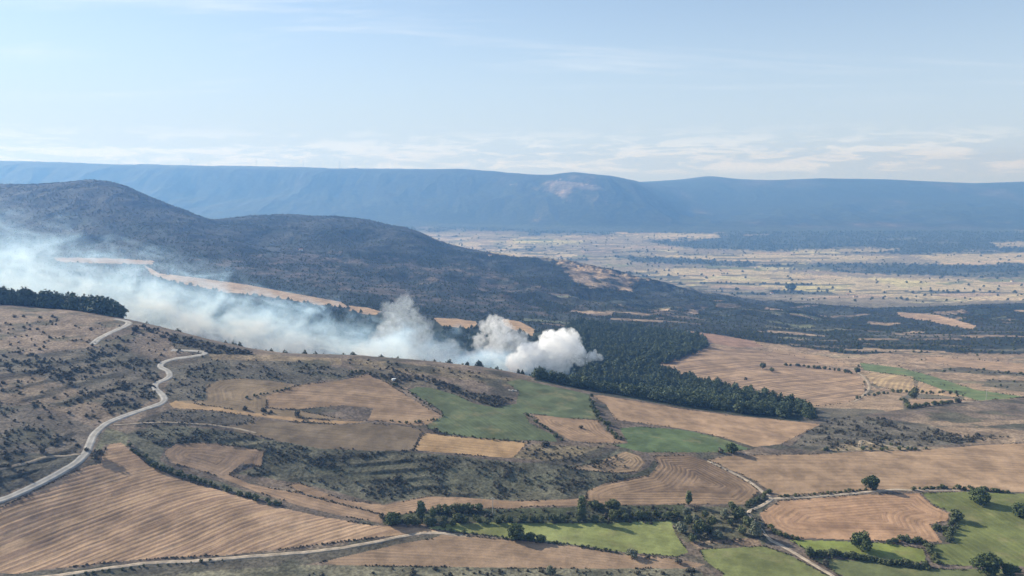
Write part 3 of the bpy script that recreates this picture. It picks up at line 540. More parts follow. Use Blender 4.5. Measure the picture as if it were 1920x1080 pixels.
# ------------------------------------------------------------------ roads and tracks
def road_mat(name, c, nz=.5):
    m, nt, b = new_mat(name)
    at = nt.nodes.new('ShaderNodeAttribute'); at.attribute_name = 'across'
    rut = nrange(nt, nmath(nt, 'ABSOLUTE', nmath(nt, 'SUBTRACT', nmath(nt, 'ABSOLUTE', at.outputs['Fac']), .45)), .0, .25, 1.12, .86)
    f = nmath(nt, 'MULTIPLY', nrange(nt, nnoise(nt, .25, 5, .65), .3, .7, 1 - nz * .4, 1 + nz * .4), rut)
    nt.links.new(nmix(nt, 1.0, c, f, 'MULTIPLY'), b.inputs['Base Color']); nbump(nt, b, nnoise(nt, 2.0, 4), .05); return m
def spline(pts, step):
    out = []; P = [pts[0]] + list(pts) + [pts[-1]]
    for i in range(1, len(P) - 2):
        p0, p1, p2, p3 = P[i - 1], P[i], P[i + 1], P[i + 2]; n = max(2, int((p2 - p1).length / step))
        for k in range(n):
            t = k / n; out.append(.5 * ((2 * p1) + (p2 - p0) * t + (2 * p0 - 5 * p1 + 4 * p2 - p3) * t * t + (3 * p1 - p0 - 3 * p2 + p3) * t ** 3))
    out.append(pts[-1]); return out
def road(name, label, pix, width, mat, t0='near0', lift=.16):
    P = [ground(x, y, L_[t0]) for x, y in pix]; P = [Vector((p.x, p.y, 0)) for p in P if p is not None]
    S = spline(P, 1.6); n = len(S); vs, fs, ac = [], [], []
    M = 7
    for i, p in enumerate(S):
        d = (S[min(i + 2, n - 1)] - S[max(i - 2, 0)]).normalized(); nr = Vector((-d.y, d.x, 0))
        wj = width * (1 + .10 * float(fbm(np.array([i / 9.0]), np.array([width]), 2, 17)[0]))
        zc = [height(p.x + nr.x * (k / (M - 1) - .5) * wj, p.y + nr.y * (k / (M - 1) - .5) * wj) for k in range(M)]
        za = sum(zc) / M
        for k in range(M):
            s = k / (M - 1) - .5; z = max(zc[k], .6 * za + .4 * zc[k]) + lift - (.5 if k in (0, M - 1) else 0)
            vs.append((p.x + nr.x * s * wj, p.y + nr.y * s * wj, CAMZ + z)); ac.append(abs(s) * 2)
    for i in range(n - 1):
        for k in range(M - 1): fs.append((i * M + k, i * M + k + 1, i * M + M + k + 1, i * M + M + k))
    me = bpy.data.meshes.new(name); me.from_pydata(vs, [], fs); me.polygons.foreach_set('use_smooth', np.ones(len(fs), bool))
    a = me.attributes.new('across', 'FLOAT', 'POINT'); a.data.foreach_set('value', np.array(ac, np.float32)); me.materials.append(mat)
    o = link(bpy.data.objects.new(name, me)); tag(o, label, kind='structure'); return o
M_ROAD = road_mat('pale_road', (.36, .34, .305)); M_TRACK = road_mat('dirt_track', (.40, .33, .25), .8); M_FAINT = road_mat('faint_track', (.30, .245, .18), .9)
road('road', 'pale winding road climbing the dry hillside', [(-260, 1005), (-100, 968), (0, 938), (60, 913), (105, 890), (142, 868), (160, 850), (168, 832), (178, 812), (205, 791), (250, 774), (293, 760), (308, 750), (302, 738), (291, 728), (293, 719), (308, 712), (318, 705), (314, 695), (301, 688), (306, 680), (328, 673), (356, 669), (380, 665), (384, 661), (366, 658), (340, 657), (322, 656)], 5.6, M_ROAD)
road('road', 'upper bend of the pale road below the hill top', [(172, 646), (184, 636), (198, 628), (218, 619), (235, 611), (241, 605), (232, 601), (214, 598)], 6.5, M_ROAD)
road('track', 'pale dirt track along the foot of the wide stubble field', [(-200, 1135), (-60, 1098), (60, 1084), (150, 1073), (280, 1056), (430, 1047), (560, 1037), (640, 1028), (700, 1017), (760, 1005), (810, 999), (850, 1002), (880, 1005)], 3.2, M_TRACK)
road('track', 'farm lane curving past the reddish ploughed field', [(1327, 864), (1352, 876), (1385, 892), (1412, 908), (1432, 924), (1446, 935), (1432, 946), (1412, 955), (1404, 962), (1416, 978), (1432, 1000), (1447, 1014), (1470, 1026), (1500, 1043), (1530, 1061), (1560, 1079), (1600, 1105), (1680, 1160)], 3.2, M_TRACK)
road('track', 'level farm lane along the upper edge of the reddish field', [(1446, 935), (1500, 933), (1560, 929), (1620, 923), (1680, 918), (1740, 919), (1800, 919)], 3.0, M_TRACK)
road('track', 'faint track crossing the scrub above the dark bank', [(213, 797), (283, 793), (367, 795), (433, 802), (480, 812)], 2.2, M_FAINT)
road('track', 'faint side track joining the pale road on the left hillside', [(-60, 892), (0, 880), (50, 868), (100, 856), (152, 852)], 2.4, M_FAINT)
road('track', 'faint track climbing the tan slope beyond the pine wood', [(1600, 690), (1614, 702), (1626, 714), (1630, 728), (1618, 742), (1598, 754)], 4.0, M_FAINT, 'C', .3)
road('track', 'pale track across the scrub slope right of the pine wood', [(1735, 765), (1760, 780), (1790, 795), (1830, 812)], 4.0, M_FAINT, 'C', .3)
road('track', 'pale bare strip leading up from the lane corner', [(1612, 838), (1616, 826), (1640, 833), (1690, 839), (1730, 842)], 3.0, M_FAINT, 'B1', .25)
# ------------------------------------------------------------------ plants
def leaf_mat(name, dark, light):
    m, nt, b = new_mat(name)
    oi = nt.nodes.new('ShaderNodeObjectInfo')
    f = nmath(nt, 'ADD', nmath(nt, 'MULTIPLY', nrange(nt, nnoise(nt, .9, 3, .7), .3, .7), .7), nmath(nt, 'MULTIPLY', oi.outputs['Random'], .4), True)
    nt.links.new(nmix(nt, f, dark, light), b.inputs['Base Color'])
    b.inputs['Roughness'].default_value = .75
    return m
M_OAK = leaf_mat('oak_leaves', (0.041, 0.059, 0.024), (0.095, 0.121, 0.049)); M_POP = leaf_mat('poplar_leaves', (.075, .10, .045), (.135, .155, .075))
M_PINE = leaf_mat('pine_needles', (.036, .058, .032), (.10, .125, .066)); M_JUN = leaf_mat('scrub_leaves', (0.059, 0.058, 0.045), (0.132, 0.121, 0.089))
M_HEDGE = leaf_mat('hedge_leaves', (0.049, 0.064, 0.029), (0.123, 0.138, 0.065)); M_GREY = leaf_mat('willow_leaves', (.11, .13, .09), (.18, .19, .13))
M_BARK, _nt, _b = new_mat('bark'); _nt.links.new(nmix(_nt, nnoise(_nt, 3.0, 4), (.06, .045, .035), (.15, .12, .095)), _b.inputs['Base Color'])

def crown_mesh(name, seed, lobes, nleaf, leaf, mat, flat=1.0):
    """leaf clumps spread over and through a cloud of lobes (unit: plant height = 1)"""
    r = np.random.default_rng(seed); vs, fs = [], []
    L = np.array([l[3] ** 2 for l in lobes]); L = L / L.sum()
    for _ in range(nleaf):
        cx, cy_, cz, rad = lobes[r.choice(len(lobes), p=L)][:4]
        d = r.normal(size=3); d /= np.linalg.norm(d) + 1e-9
        k = rad * (1 - .45 * r.random() ** 2.0) * r.uniform(.9, 1.1)
        c = np.array((cx, cy_, cz)) + d * k * np.array((1, 1, flat))
        if c[2] < .01: c[2] = .01 + .03 * r.random()
        n = d + r.normal(size=3) * .55; n /= np.linalg.norm(n)
        a = np.cross(n, r.normal(size=3)); a /= np.linalg.norm(a) + 1e-9; b = np.cross(n, a); s = leaf * r.uniform(.55, 1.3)
        i = len(vs)
        for (p, q) in ((-.5, -.35), (.1, -.55), (.55, .1), (-.1, .55)): vs.append(tuple(c + a * p * s * 1.3 + b * q * s * 1.3))
        fs.append((i, i + 1, i + 2, i + 3))
    me = bpy.data.meshes.new(name); me.from_pydata(vs, [], fs); me.materials.append(mat); return me
def trunk_mesh(name, seed, h0, rad, limbs, mat):
    r = random.Random(seed); vs, fs = [], []
    def tube(p, q, r0, r1, n=6):
        p, q = Vector(p), Vector(q); z = (q - p).normalized(); x = z.orthogonal().normalized(); y = z.cross(x); i = len(vs)
        for (c, rr_) in ((p, r0), (.5 * (p + q), (r0 + r1) * .5), (q, r1)):
            for k in range(n):
                a = 2 * math.pi * k / n; vs.append(tuple(c + x * math.cos(a) * rr_ + y * math.sin(a) * rr_))
        for lv in range(2):
            for k in range(n): fs.append((i + lv * n + k, i + lv * n + (k + 1) % n, i + (lv + 1) * n + (k + 1) % n, i + (lv + 1) * n + k))
    tube((0, 0, -.06), (0, 0, h0), rad * 1.2, rad * .75)
    for k in range(limbs):
        a = 2 * math.pi * (k + r.random() * .5) / max(limbs, 1); l = r.uniform(.18, .3)
        tube((0, 0, h0 * r.uniform(.75, 1.0)), (math.cos(a) * l, math.sin(a) * l, h0 + l * r.uniform(.7, 1.2)), rad * .6, rad * .25, 5)
    tube((0, 0, h0), (r.uniform(-.04, .04), r.uniform(-.04, .04), min(.85, h0 + .4)), rad * .75, rad * .2)
    me = bpy.data.meshes.new(name); me.from_pydata(vs, [], fs); me.materials.append(mat); return me
def round_lobes(seed, n, zc, rz, rx, lr):
    r = random.Random(seed); out = []
    for _ in range(n):
        while True:
            p = Vector((r.uniform(-1, 1), r.uniform(-1, 1), r.uniform(-1, 1)))
            if p.length < 1: break
        out.append((p.x * (rx - lr * .7), p.y * (rx - lr * .7), zc + p.z * (rz - lr * .6), lr * r.uniform(.7, 1.15)))
    return out
OAK = [(crown_mesh('crown', 10 + i, round_lobes(40 + i, 30, .53, .46, .52, .19), 2600, .060, M_OAK), trunk_mesh('trunk', i, .16, .035, 5, M_BARK)) for i in range(4)]
POPLAR = [(crown_mesh('crown', 20 + i, round_lobes(60 + i, 22, .55, .45, .21, .125), 1300, .048, M_POP), trunk_mesh('trunk', 20 + i, .22, .022, 4, M_BARK)) for i in range(3)]
WILLOW = [(crown_mesh('crown', 30 + i, round_lobes(80 + i, 13, .52, .46, .55, .22), 1200, .07, M_GREY), trunk_mesh('trunk', 30 + i, .25, .03, 5, M_BARK)) for i in range(2)]
HTREE = [(crown_mesh('crown', 36 + i, round_lobes(90 + i, 22, .52, .48, .50, .21), 900, .085, M_HEDGE), trunk_mesh('trunk', 36 + i, .12, .03, 4, M_BARK)) for i in range(3)]
def pine_lobes(seed, wide):
    r = random.Random(seed); out = []
    for k in range(9):
        z = .25 + .70 * k / 8; rad = (.28 * (1.05 - z) + .05) * wide; a = r.uniform(0, 6.28)
        for q in range(2 if z < .8 else 1): out.append((math.cos(a + q * 3) * rad * .7, math.sin(a + q * 3) * rad * .7, z, rad * .75 + .03))
    return out
PINE = [(crown_mesh('crown', 50 + i, pine_lobes(70 + i, 1.0 + .25 * (i % 2)), 330, .085, M_PINE, .7), trunk_mesh('trunk', 50 + i, .35, .02, 0, M_BARK)) for i in range(4)]
BUSH = [crown_mesh('shrub', 100 + i, round_lobes(120 + i, 7, .42, .50, .62, .33), 190, .17, M_JUN) for i in range(4)]
HBUSH = [crown_mesh('shrub', 110 + i, round_lobes(130 + i, 7, .45, .52, .60, .32), 230, .15, M_HEDGE) for i in range(4)]

def plant(name, kind, loc, size, label=None, cat='tree', group=None, wide=1.0, lean=0.0):
    crown, trunk = kind
    root = link(bpy.data.objects.new(name, None)); root.location = loc; root.empty_display_size = .2
    root.rotation_euler = (lean * random.uniform(-1, 1), lean, random.uniform(0, 6.28)); root.scale = (size * wide, size * wide, size)
    link(bpy.data.objects.new('trunk', trunk), root); link(bpy.data.objects.new('crown', crown), root)
    return tag(root, label, cat, group)
def bush(name, me, loc, size, label, cat='bush', group=None, wide=1.0, parent=None):
    o = link(bpy.data.objects.new(name, me), parent); o.location = loc; o.rotation_euler = (0, 0, random.uniform(0, 6.28)); o.scale = (size * wide, size * wide * random.uniform(.85, 1.15), size)
    if label: tag(o, label, cat, group)
    return o
# ---- trees one can point at: (photo x, photo y of the foot, height in photo pixels, kind, width factor, name, label)
TREES = [
 (1616, 1034, 43, OAK, .92, 'oak_tree', 'large round dark tree standing in the lime green strip'),
 (1632, 916, 30, OAK, .95, 'oak_tree', 'lone round tree on the edge of the vast tan field by the lane'),
 (1834, 944, 31, OAK, 1.15, 'oak_tree', 'broad dark tree in the deep green pasture below the lane hedge'),
 (1914, 968, 27, OAK, 1.1, 'oak_tree', 'dark tree further out in the deep green pasture'),
 (1848, 1076, 44, OAK, 1.0, 'oak_tree', 'big dark tree at the end of the creek hedge below the pasture'),
 (1895, 1080, 26, OAK, 1.2, 'oak_tree', 'low spreading tree beside the big dark creek hedge tree'),
 (1372, 848, 22, OAK, 1.1, 'oak_tree', 'round tree on the tip of the small green wedge field'),
 (1291, 947, 30, POPLAR, 1.1, 'poplar_tree', 'pale slim tree on the stubble edge above the grove'),
 (1090, 972, 50, POPLAR, .95, 'poplar_tree', 'tall pale poplar rising from the long hedgerow'),
 (791, 978, 44, POPLAR, 1.05, 'poplar_tree', 'tall poplar near the tapered end of the long hedgerow'),
 (812, 976, 30, POPLAR, 1.1, 'poplar_tree', 'shorter poplar beside the tall poplar at the hedgerow end'),
 (737, 982, 27, OAK, 1.2, 'oak_tree', 'rounded bushy tree closing the long hedgerow at the stubble corner'),
 (967, 1010, 36, OAK, 1.0, 'oak_tree', 'dark clump of a tree on the lower edge of the bright green field'),
 (993, 1013, 19, OAK, 1.2, 'oak_tree', 'small round tree next to the dark clump below the bright green field'),
 (1014, 1016, 17, OAK, 1.3, 'oak_tree', 'low tree at the outer end of the clump below the bright green field'),
 (1184, 1046, 20, WILLOW, 1.2, 'willow_tree', 'pale grey bushy tree on the tan field corner'),
 (1032, 1078, 20, WILLOW, 1.0, 'willow_tree', 'greyish small tree below the tan field by the lower track'),
 (1517, 1044, 20, HTREE, .9, 'hedge_tree', 'small upright tree where the creek hedge meets the lane'),
 (1789, 976, 22, HTREE, 1.2, 'hedge_tree', 'small tree in the shrub strip between reddish field and pasture'),
 (1714, 748, 22, HTREE, .9, 'hedge_tree', 'upright tree at the corner of the short straw field'),
 (1430, 692, 13, HTREE, 1.0, 'hedge_tree', 'tiny dark tree on the rough tan field above the pine wood'),
 (1448, 697, 9, HTREE, 1.1, 'hedge_tree', 'smaller dark tree beside the tiny tree on the rough tan field'),
 (1606, 700, 12, HTREE, 1.1, 'hedge_tree', 'small tree at the corner of the thin green strip'),
 (1483, 545, 17, OAK, 1.3, 'oak_tree', 'round copse tree standing alone on the far plain meadow'),
 (1434, 737, 13, PINE, 1.3, 'pine_tree', 'isolated pine above the edge of the pine wood'),
]
for (x, y, hp, kind, wd, nm, lb) in TREES:
    tmin = 0 if y > 800 or (x < 1000 and y > 680) else (L_['C'] if y > 560 else L_['H'])
    p = ground(x, y, tmin)
    if p is None: continue
    k = .78 if kind is OAK else .9
    p.z -= .05; plant(nm, random.choice(kind), p, hp * k * scale_at(p), lb, 'tree', None, wd * (1.22 if kind is OAK else 1.05), .04)
GROVE = [(1312, 1002, 32), (1335, 987, 22), (1358, 972, 22), (1385, 974, 26), (1415, 1007, 34), (1393, 1002, 20), (1320, 970, 18), (1346, 1010, 20), (1372, 958, 20), (1290, 987, 26), (1278, 1000, 26), (1300, 1016, 20), (1404, 987, 24), (1330, 1000, 18), (1288, 968, 20), (1305, 982, 20), (1368, 985, 16)]
for (x, y, hp) in GROVE:
    p = ground(x, y); plant('grove_tree', random.choice(HTREE + WILLOW[:1]), p, hp * .82 * scale_at(p), 'leafy tree in the tangled grove beside the farm lane', 'tree', 'grove trees by the farm lane', random.uniform(.9, 1.2), .05)
def along(pl, n, jit=0.0):
    P = [Vector(q) for q in pl]; ls = [(P[i + 1] - P[i]).length for i in range(len(P) - 1)]; tot = sum(ls); out = []
    for k in range(n):
        d = tot * (k + random.uniform(.1, .9)) / n
        for i, l in enumerate(ls):
            if d <= l: break
            d -= l
        q = P[i].lerp(P[i + 1], min(1, d / max(l, 1e-6))); out.append((q.x + random.gauss(0, jit), q.y + random.gauss(0, jit * .6)))
    return out
# the long hedgerow below the terrace: trees grown together
for (x, y) in along([(748, 984), (800, 985), (900, 979), (1000, 979), (1100, 976), (1200, 971), (1272, 966)], 50, 4):
    p = ground(x, y); hp = random.uniform(8, 16) * (1.1 if x < 860 else 1)
    plant('hedgerow_tree', random.choice(HTREE), p, hp * scale_at(p), 'bushy tree grown into the long hedgerow above the bright green field', 'tree', 'trees of the long hedgerow', random.uniform(1.0, 1.4), .05)
for (x, y) in along([(1100, 955), (1135, 953), (1160, 956)], 6, 2) + along([(820, 962), (905, 957)], 6, 2):
    p = ground(x, y); plant('hedgerow_tree', random.choice(HTREE), p, random.uniform(11, 18) * scale_at(p), 'low bushy tree on the stubble terrace just above the long hedgerow', 'tree', 'low trees above the long hedgerow', 1.4, .05)
# ---- hedges: one thing each, its shrubs are parts
HEDGES = [
 ('shrub hedge running down between the wide and the looped stubble fields', [(238, 832), (262, 858), (300, 880), (370, 903), (440, 924), (530, 950)], 34, (7, 13), 2.5, 0),
 ('hedge bordering the notch of the green crop field', [(983, 776), (1000, 788), (1030, 808), (1055, 828)], 14, (5, 9), 2, 0),
 ('ragged hedge between the green crop field and the long tan field', [(1108, 742), (1113, 768), (1128, 790), (1145, 808), (1162, 826)], 22, (6, 11), 2.5, 0),
 ('creek hedge below the lime green strip', [(1520, 1042), (1570, 1042), (1620, 1050), (1680, 1060), (1745, 1067)], 40, (9, 15), 2, 0),
 ('hedge along the upper edge of the lime green strip', [(1668, 1020), (1700, 1014), (1735, 1020), (1748, 1042), (1755, 1056)], 20, (8, 14), 2, 0),
 ('shrub strip between the reddish field and the pasture', [(1752, 988), (1770, 992), (1780, 1010), (1778, 1020), (1784, 985), (1792, 970)], 22, (7, 13), 3, 0),
 ('hedge along the lane at the top of the pasture', [(1712, 919), (1760, 916), (1830, 919), (1892, 924)], 26, (5, 9), 1, 0),
 ('low hedge along the level farm lane', [(1462, 932), (1530, 928), (1600, 921), (1645, 917)], 26, (3, 7), .8, 0),
 ('hedge on the lane side of the reddish field', [(1440, 984), (1455, 1000), (1480, 1009), (1500, 1011)], 12, (6, 10), 2, 0),
 ('scrubby hedge at the lane junction', [(1398, 952), (1415, 942), (1435, 930), (1440, 922)], 14, (5, 10), 2.5, 0),
 ('low hedge at the lower end of the green crop field', [(800, 803), (818, 808), (860, 817), (930, 825), (1000, 830)], 18, (2.5, 7), 1, 0),
 ('hedge along the lower edge of the bright green field', [(820, 992), (870, 1000), (940, 1008), (1060, 1021), (1160, 1036)], 34, (3, 8), 1.5, 0),
 ('hedge of dark shrubs below the rough tan field', [(1472, 684), (1510, 688), (1560, 694), (1600, 700)], 16, (5, 8), 1.2, 'C'),
 ('shrubs lining the field corner under the short straw field', [(1600, 752), (1625, 742), (1680, 736), (1720, 735), (1810, 742)], 24, (4, 8), 1.5, 'C'),
 ('shrubs along the gully in the tan slope', [(1690, 745), (1700, 757), (1705, 772), (1740, 782), (1790, 796)], 22, (5, 10), 2, 'C'),
 ('row of bushes below the dark scrub slope by the vast tan field', [(1660, 834), (1700, 841), (1740, 843), (1530, 846)], 16, (4, 9), 1.5, 'B1'),
 ('dark hedge under the lower track', [(-20, 1098), (120, 1082), (280, 1062), (420, 1050)], 26, (3, 7), 1.2, 0),
 ('dark hedge above the broad tan stubble field', [(655, 700), (690, 697), (720, 710), (770, 738), (810, 765)], 22, (3, 7), 1.5, 0),
 ('hedge tucked below the broad tan stubble field', [(726, 789), (765, 795), (820, 786), (834, 778)], 14, (3, 7), 1.2, 0),
 ('thin hedge through the pale grazed field', [(455, 748), (500, 738), (545, 728)], 12, (3, 6), 1, 0),
]
for (lb, pl, n, (h0, h1), jit, tl) in HEDGES:
    pts = [ground(x, y, L_[tl] if tl else 0) for x, y in along(pl, n, jit)]; pts = [p for p in pts if p is not None]
    c = pts[0].copy(); root = link(bpy.data.objects.new('hedge', None)); root.location = c; tag(root, lb, 'hedge')
    for p in pts:
        bush('shrub', random.choice(HBUSH), p - c - Vector((0, 0, .1)), random.uniform(h0, h1) * scale_at(p) * .8, None, parent=root, wide=1.15)
# ---- scattered scrub: the larger ones are individuals
SCAT = [   # polygon, count, height range in metres, clumping noise threshold, line range
 ([(-150, 590), (60, 590), (240, 610), (330, 640), (480, 668), (330, 672), (300, 690), (290, 745), (180, 800), (140, 850), (0, 915), (-150, 960)], 1100, (.5, 2.6), .02, 'hill'),
 ([(-150, 665), (60, 665), (220, 645), (300, 690), (290, 745), (250, 770), (60, 700), (-150, 690)], 700, (.5, 2.2), -.1, 'hill'),
 ([(240, 606), (320, 625), (420, 650), (490, 664), (400, 664), (320, 640)], 170, (1.2, 3.2), -.6, 'crest'),
 ([(330, 690), (390, 674), (560, 678), (640, 690), (690, 702), (560, 720), (450, 708), (385, 722), (385, 755), (310, 745)], 480, (.4, 1.8), .0, 'plateau'),
 ([(640, 676), (720, 690), (830, 715), (880, 735), (965, 748), (930, 764), (870, 748), (800, 724), (740, 725), (690, 702)], 260, (1.0, 2.8), -.05, 'plateau'),
 ([(640, 672), (800, 684), (1000, 713), (940, 722), (700, 694)], 70, (.8, 2.2), -.3, 'plateau'),
 ([(250, 815), (290, 799), (420, 808), (520, 830), (780, 852), (960, 868), (1080, 874), (1160, 845), (1180, 890), (1232, 872), (1228, 885), (1120, 908), (1060, 932), (960, 936), (800, 926), (720, 940), (560, 900), (450, 888), (495, 872), (500, 848), (380, 826), (300, 836)], 1500, (.35, 1.9), .0, 'bank'),
 ([(320, 768), (470, 775), (480, 795), (400, 800), (250, 800)], 160, (.5, 1.2), -.2, 'plateau'),
 ([(1490, 836), (1530, 803), (1570, 782), (1660, 785), (1790, 812), (1900, 820), (1800, 832), (1700, 836), (1560, 842)], 700, (.5, 2.8), -.1, 'scrubslope'),
 ([(960, 858), (1000, 834), (1120, 838), (1150, 830), (1080, 868)], 70, (.8, 2.0), -.2, 'plateau'),
 ([(600, 1066), (1300, 1068), (1320, 1080), (560, 1085)], 60, (.8, 2.4), -.2, 'lowtrack'),
 ([(1280, 955), (1420, 955), (1435, 1010), (1310, 1025)], 110, (1.0, 2.4), -.4, 'grove'),
 ([(700, 962), (1270, 950), (1280, 985), (1000, 984), (860, 980), (730, 985)], 160, (1.2, 2.6), -.5, 'hedgefoot'),
]
LBL = {'hill': 'dark scrub bush dotted over the dry hillside beside the winding road', 'crest': 'dark bush on the crest line of the left hill against the smoke', 'plateau': 'scrub bush on the rough pasture behind the terraced fields',
       'bank': 'scrub bush on the dark bank between the stubble terraces', 'scrubslope': 'scrub bush on the dark slope above the vast tan field', 'lowtrack': 'shrub on the rough verge below the lower track', 'grove': 'undergrowth shrub in the grove beside the farm lane', 'hedgefoot': 'undergrowth shrub at the foot of the long hedgerow'}
def pick(poly, n, thr):
    xs = [q[0] for q in poly]; ys = [q[1] for q in poly]; out = []; tries = 0
    while len(out) < n and tries < 60:
        k = max(256, n * 3); X = RNG.uniform(min(xs), max(xs), k); Y = RNG.uniform(min(ys), max(ys), k); ok = inpoly(X, Y, poly)
        for x, y in zip(X[ok], Y[ok]):
            p = ground(x, y)
            if p is None or math.hypot(p.x, p.y) > 790: continue
            if float(fbm(np.array([p.x / 30]), np.array([p.y / 22]), 3, 77)[0]) < thr + RNG.normal() * .12: continue
            out.append(p)
            if len(out) >= n: break
        tries += 1
    return out
allb = []
for poly, n, (h0, h1), thr, key in SCAT:
    for p in pick(poly, n, thr): allb.append((p, h0 + (h1 - h0) * RNG.random() ** 2.6 * RNG.uniform(.7, 1.35), key))
allb.sort(key=lambda b: -b[1] / scale_at(b[0]))
for p, s, key in allb[:285]:
    bush('scrub_bush', random.choice(BUSH), p - Vector((0, 0, .08)), s * .95, LBL[key], 'bush', key if False else {'hill': 'bushes on the dry hillside', 'crest': 'bushes on the hill crest', 'plateau': 'bushes on the rough pasture', 'bank': 'bushes on the scrub bank', 'scrubslope': 'bushes on the dark slope', 'lowtrack': 'shrubs below the lower track', 'grove': 'undergrowth of the grove', 'hedgefoot': 'undergrowth of the hedgerow'}[key], random.uniform(.85, 1.3))
SINGLE_B = [(1350, 848, 9, 'small bush beside the round tree on the green wedge field'), (1090, 803, 7, 'lone bush in the small notched tan field'), (1023, 836, 12, 'dark bush below the corner of the green crop field'), (494, 772, 9, 'larger of two bushes above the bright straw strip'), (508, 774, 6, 'smaller of two bushes above the bright straw strip'),
            (556, 780, 10, 'round bush at the far end of the bright straw strip'), (458, 768, 8, 'bush on the lower edge of the bright straw strip'), (184, 858, 15, 'dark roadside bush at the narrow bend of the pale road'), (163, 846, 8, 'small bush on the uphill kerb of the pale road'), (1794, 764, 9, 'bush on the tip of the striped tan field'),
            (254, 620, 12, 'broad bush inside the upper road bend'), (817, 810, 9, 'bush at the lower left corner of the green crop field'), (1215, 1048, 9, 'low shrub beside the pale grey bushy tree'), (1272, 1056, 10, 'shrub where the tan field meets the green lane field'), (1546, 1060, 12, 'shrub between the lane and the dull green field'), (1397, 712, 6, 'flat dark shrub in the middle of the rough tan field')]
for (x, y, hp, lb) in SINGLE_B:
    p = ground(x, y, L_['C'] if (y < 770 and x > 1200) else 0); bush('scrub_bush', random.choice(BUSH), p, hp * scale_at(p), lb, 'bush', None, 1.1)

def gn_stuff(name, label, cat, pts, sizes, src):
    """uncountable growth: one object that instances a plant mesh on its points"""
    me = bpy.data.meshes.new(name); me.from_pydata([tuple(p) for p in pts], [], [])
    a = me.attributes.new('sc', 'FLOAT_VECTOR', 'POINT'); s = np.repeat(np.array(sizes, np.float32)[:, None], 3, 1); s[:, :2] *= RNG.uniform(.85, 1.35, (len(s), 1)); a.data.foreach_set('vector', s.ravel())
    a = me.attributes.new('rot', 'FLOAT_VECTOR', 'POINT'); rt = np.zeros((len(s), 3), np.float32); rt[:, 2] = RNG.uniform(0, 6.28, len(s)); a.data.foreach_set('vector', rt.ravel())
    o = link(bpy.data.objects.new(name, me)); tag(o, label, cat, kind='stuff')
    ng = bpy.data.node_groups.new(name, 'GeometryNodeTree'); ng.interface.new_socket('Geometry', in_out='INPUT', socket_type='NodeSocketGeometry'); ng.interface.new_socket('Geometry', in_out='OUTPUT', socket_type='NodeSocketGeometry')
    N = ng.nodes; gi = N.new('NodeGroupInput'); go = N.new('NodeGroupOutput'); io = N.new('GeometryNodeInstanceOnPoints'); oi = N.new('GeometryNodeObjectInfo'); oi.transform_space = 'ORIGINAL'; oi.inputs['Object'].default_value = src
    def attr(nm):
        q = N.new('GeometryNodeInputNamedAttribute'); q.data_type = 'FLOAT_VECTOR'; q.inputs['Name'].default_value = nm; return [x for x in q.outputs if x.enabled and x.name == 'Attribute'][0]
    lk = ng.links.new; lk(gi.outputs[0], io.inputs['Points']); lk(oi.outputs['Geometry'], io.inputs['Instance']); lk(attr('sc'), io.inputs['Scale']); lk(attr('rot'), io.inputs['Rotation']); lk(io.outputs[0], go.inputs[0])
    md = o.modifiers.new('scatter', 'NODES'); md.node_group = ng; return o
def first(meshdata): return next(o for o in bpy.data.objects if o.data is meshdata)
rest = allb[285:]
verge = []                           # rough growth along the field margins
for f in FIELDS:
    if f[8] not in 'nf': continue
    P = f[2]
    for (x1, y1), (x2, y2) in zip(P, P[1:] + P[:1]):
        n = int(math.hypot(x2 - x1, (y2 - y1) * 2) / 3.2)
        for k in range(n):
            u = (k + RNG.random()) / n; x, y = x1 + (x2 - x1) * u + RNG.normal() * 1.2, y1 + (y2 - y1) * u + RNG.normal() * .6
            if not (-40 < x < 1960 and y < 1090): continue
            p = ground(x, y, L_['C'] if f[8] == 'f' else 0)
            if p is None or (f[8] == 'n' and math.hypot(p.x, p.y) > 900): continue
            if float(fbm(np.array([p.x / 24]), np.array([p.y / 24]), 3, 88)[0]) < .02: continue
            verge.append((p, RNG.uniform(.25, .95) * (1.5 if f[8] == 'f' else 1), 'v'))
print('VERGE', len(verge)); rest = rest + verge
used_b = [m for m in BUSH if any(o.data is m for o in bpy.data.objects)]
for i, mb in enumerate(used_b[:3]):
    sub = rest[i::3]; gn_stuff('scrub', ['low scattered scrub on the dry slopes and banks', 'small dark scrub speckling the hillsides', 'fine scrub tufts between the larger bushes'][i], 'scrub', [p - Vector((0, 0, .05)) for p, s, k in sub], [s for p, s, k in sub], first(mb))
# ---- woods beyond the crest, sampled by ground area
MX, MY, MZ = mid4(GX), mid4(GY), mid4(GZ)
CELL = np.abs((GR[1:, 1:] - GR[:-1, 1:]) * GR[1:, 1:] * (AZ[1:] - AZ[:-1])[None])
MX, MY, MZ = mid4(GX), mid4(GY), mid4(GZ)
CLUM = mid4(cov.sum(-1) / 3)
def area_sample(mask, n, dens=None):
    w = np.where(mask, CELL, 0.0)
    if dens is not None: w = w * dens
    w = w.ravel(); cs = np.cumsum(w)
    if cs[-1] <= 0: return []
    idx = np.searchsorted(cs, RNG.uniform(0, cs[-1], n)); out = []
    j, i = np.unravel_index(np.minimum(idx, len(w) - 1), mask.shape)
    u, v = RNG.random(n), RNG.random(n)
    def bl(a): return (a[j, i] * (1 - u) + a[j, i + 1] * u) * (1 - v) + (a[j + 1, i] * (1 - u) + a[j + 1, i + 1] * u) * v
    return np.stack([bl(GX), bl(GY), bl(GZ) + CAMZ], -1)
inframe = (FX > -260) & (FX < 2180)
notfield = face_id >= 1000
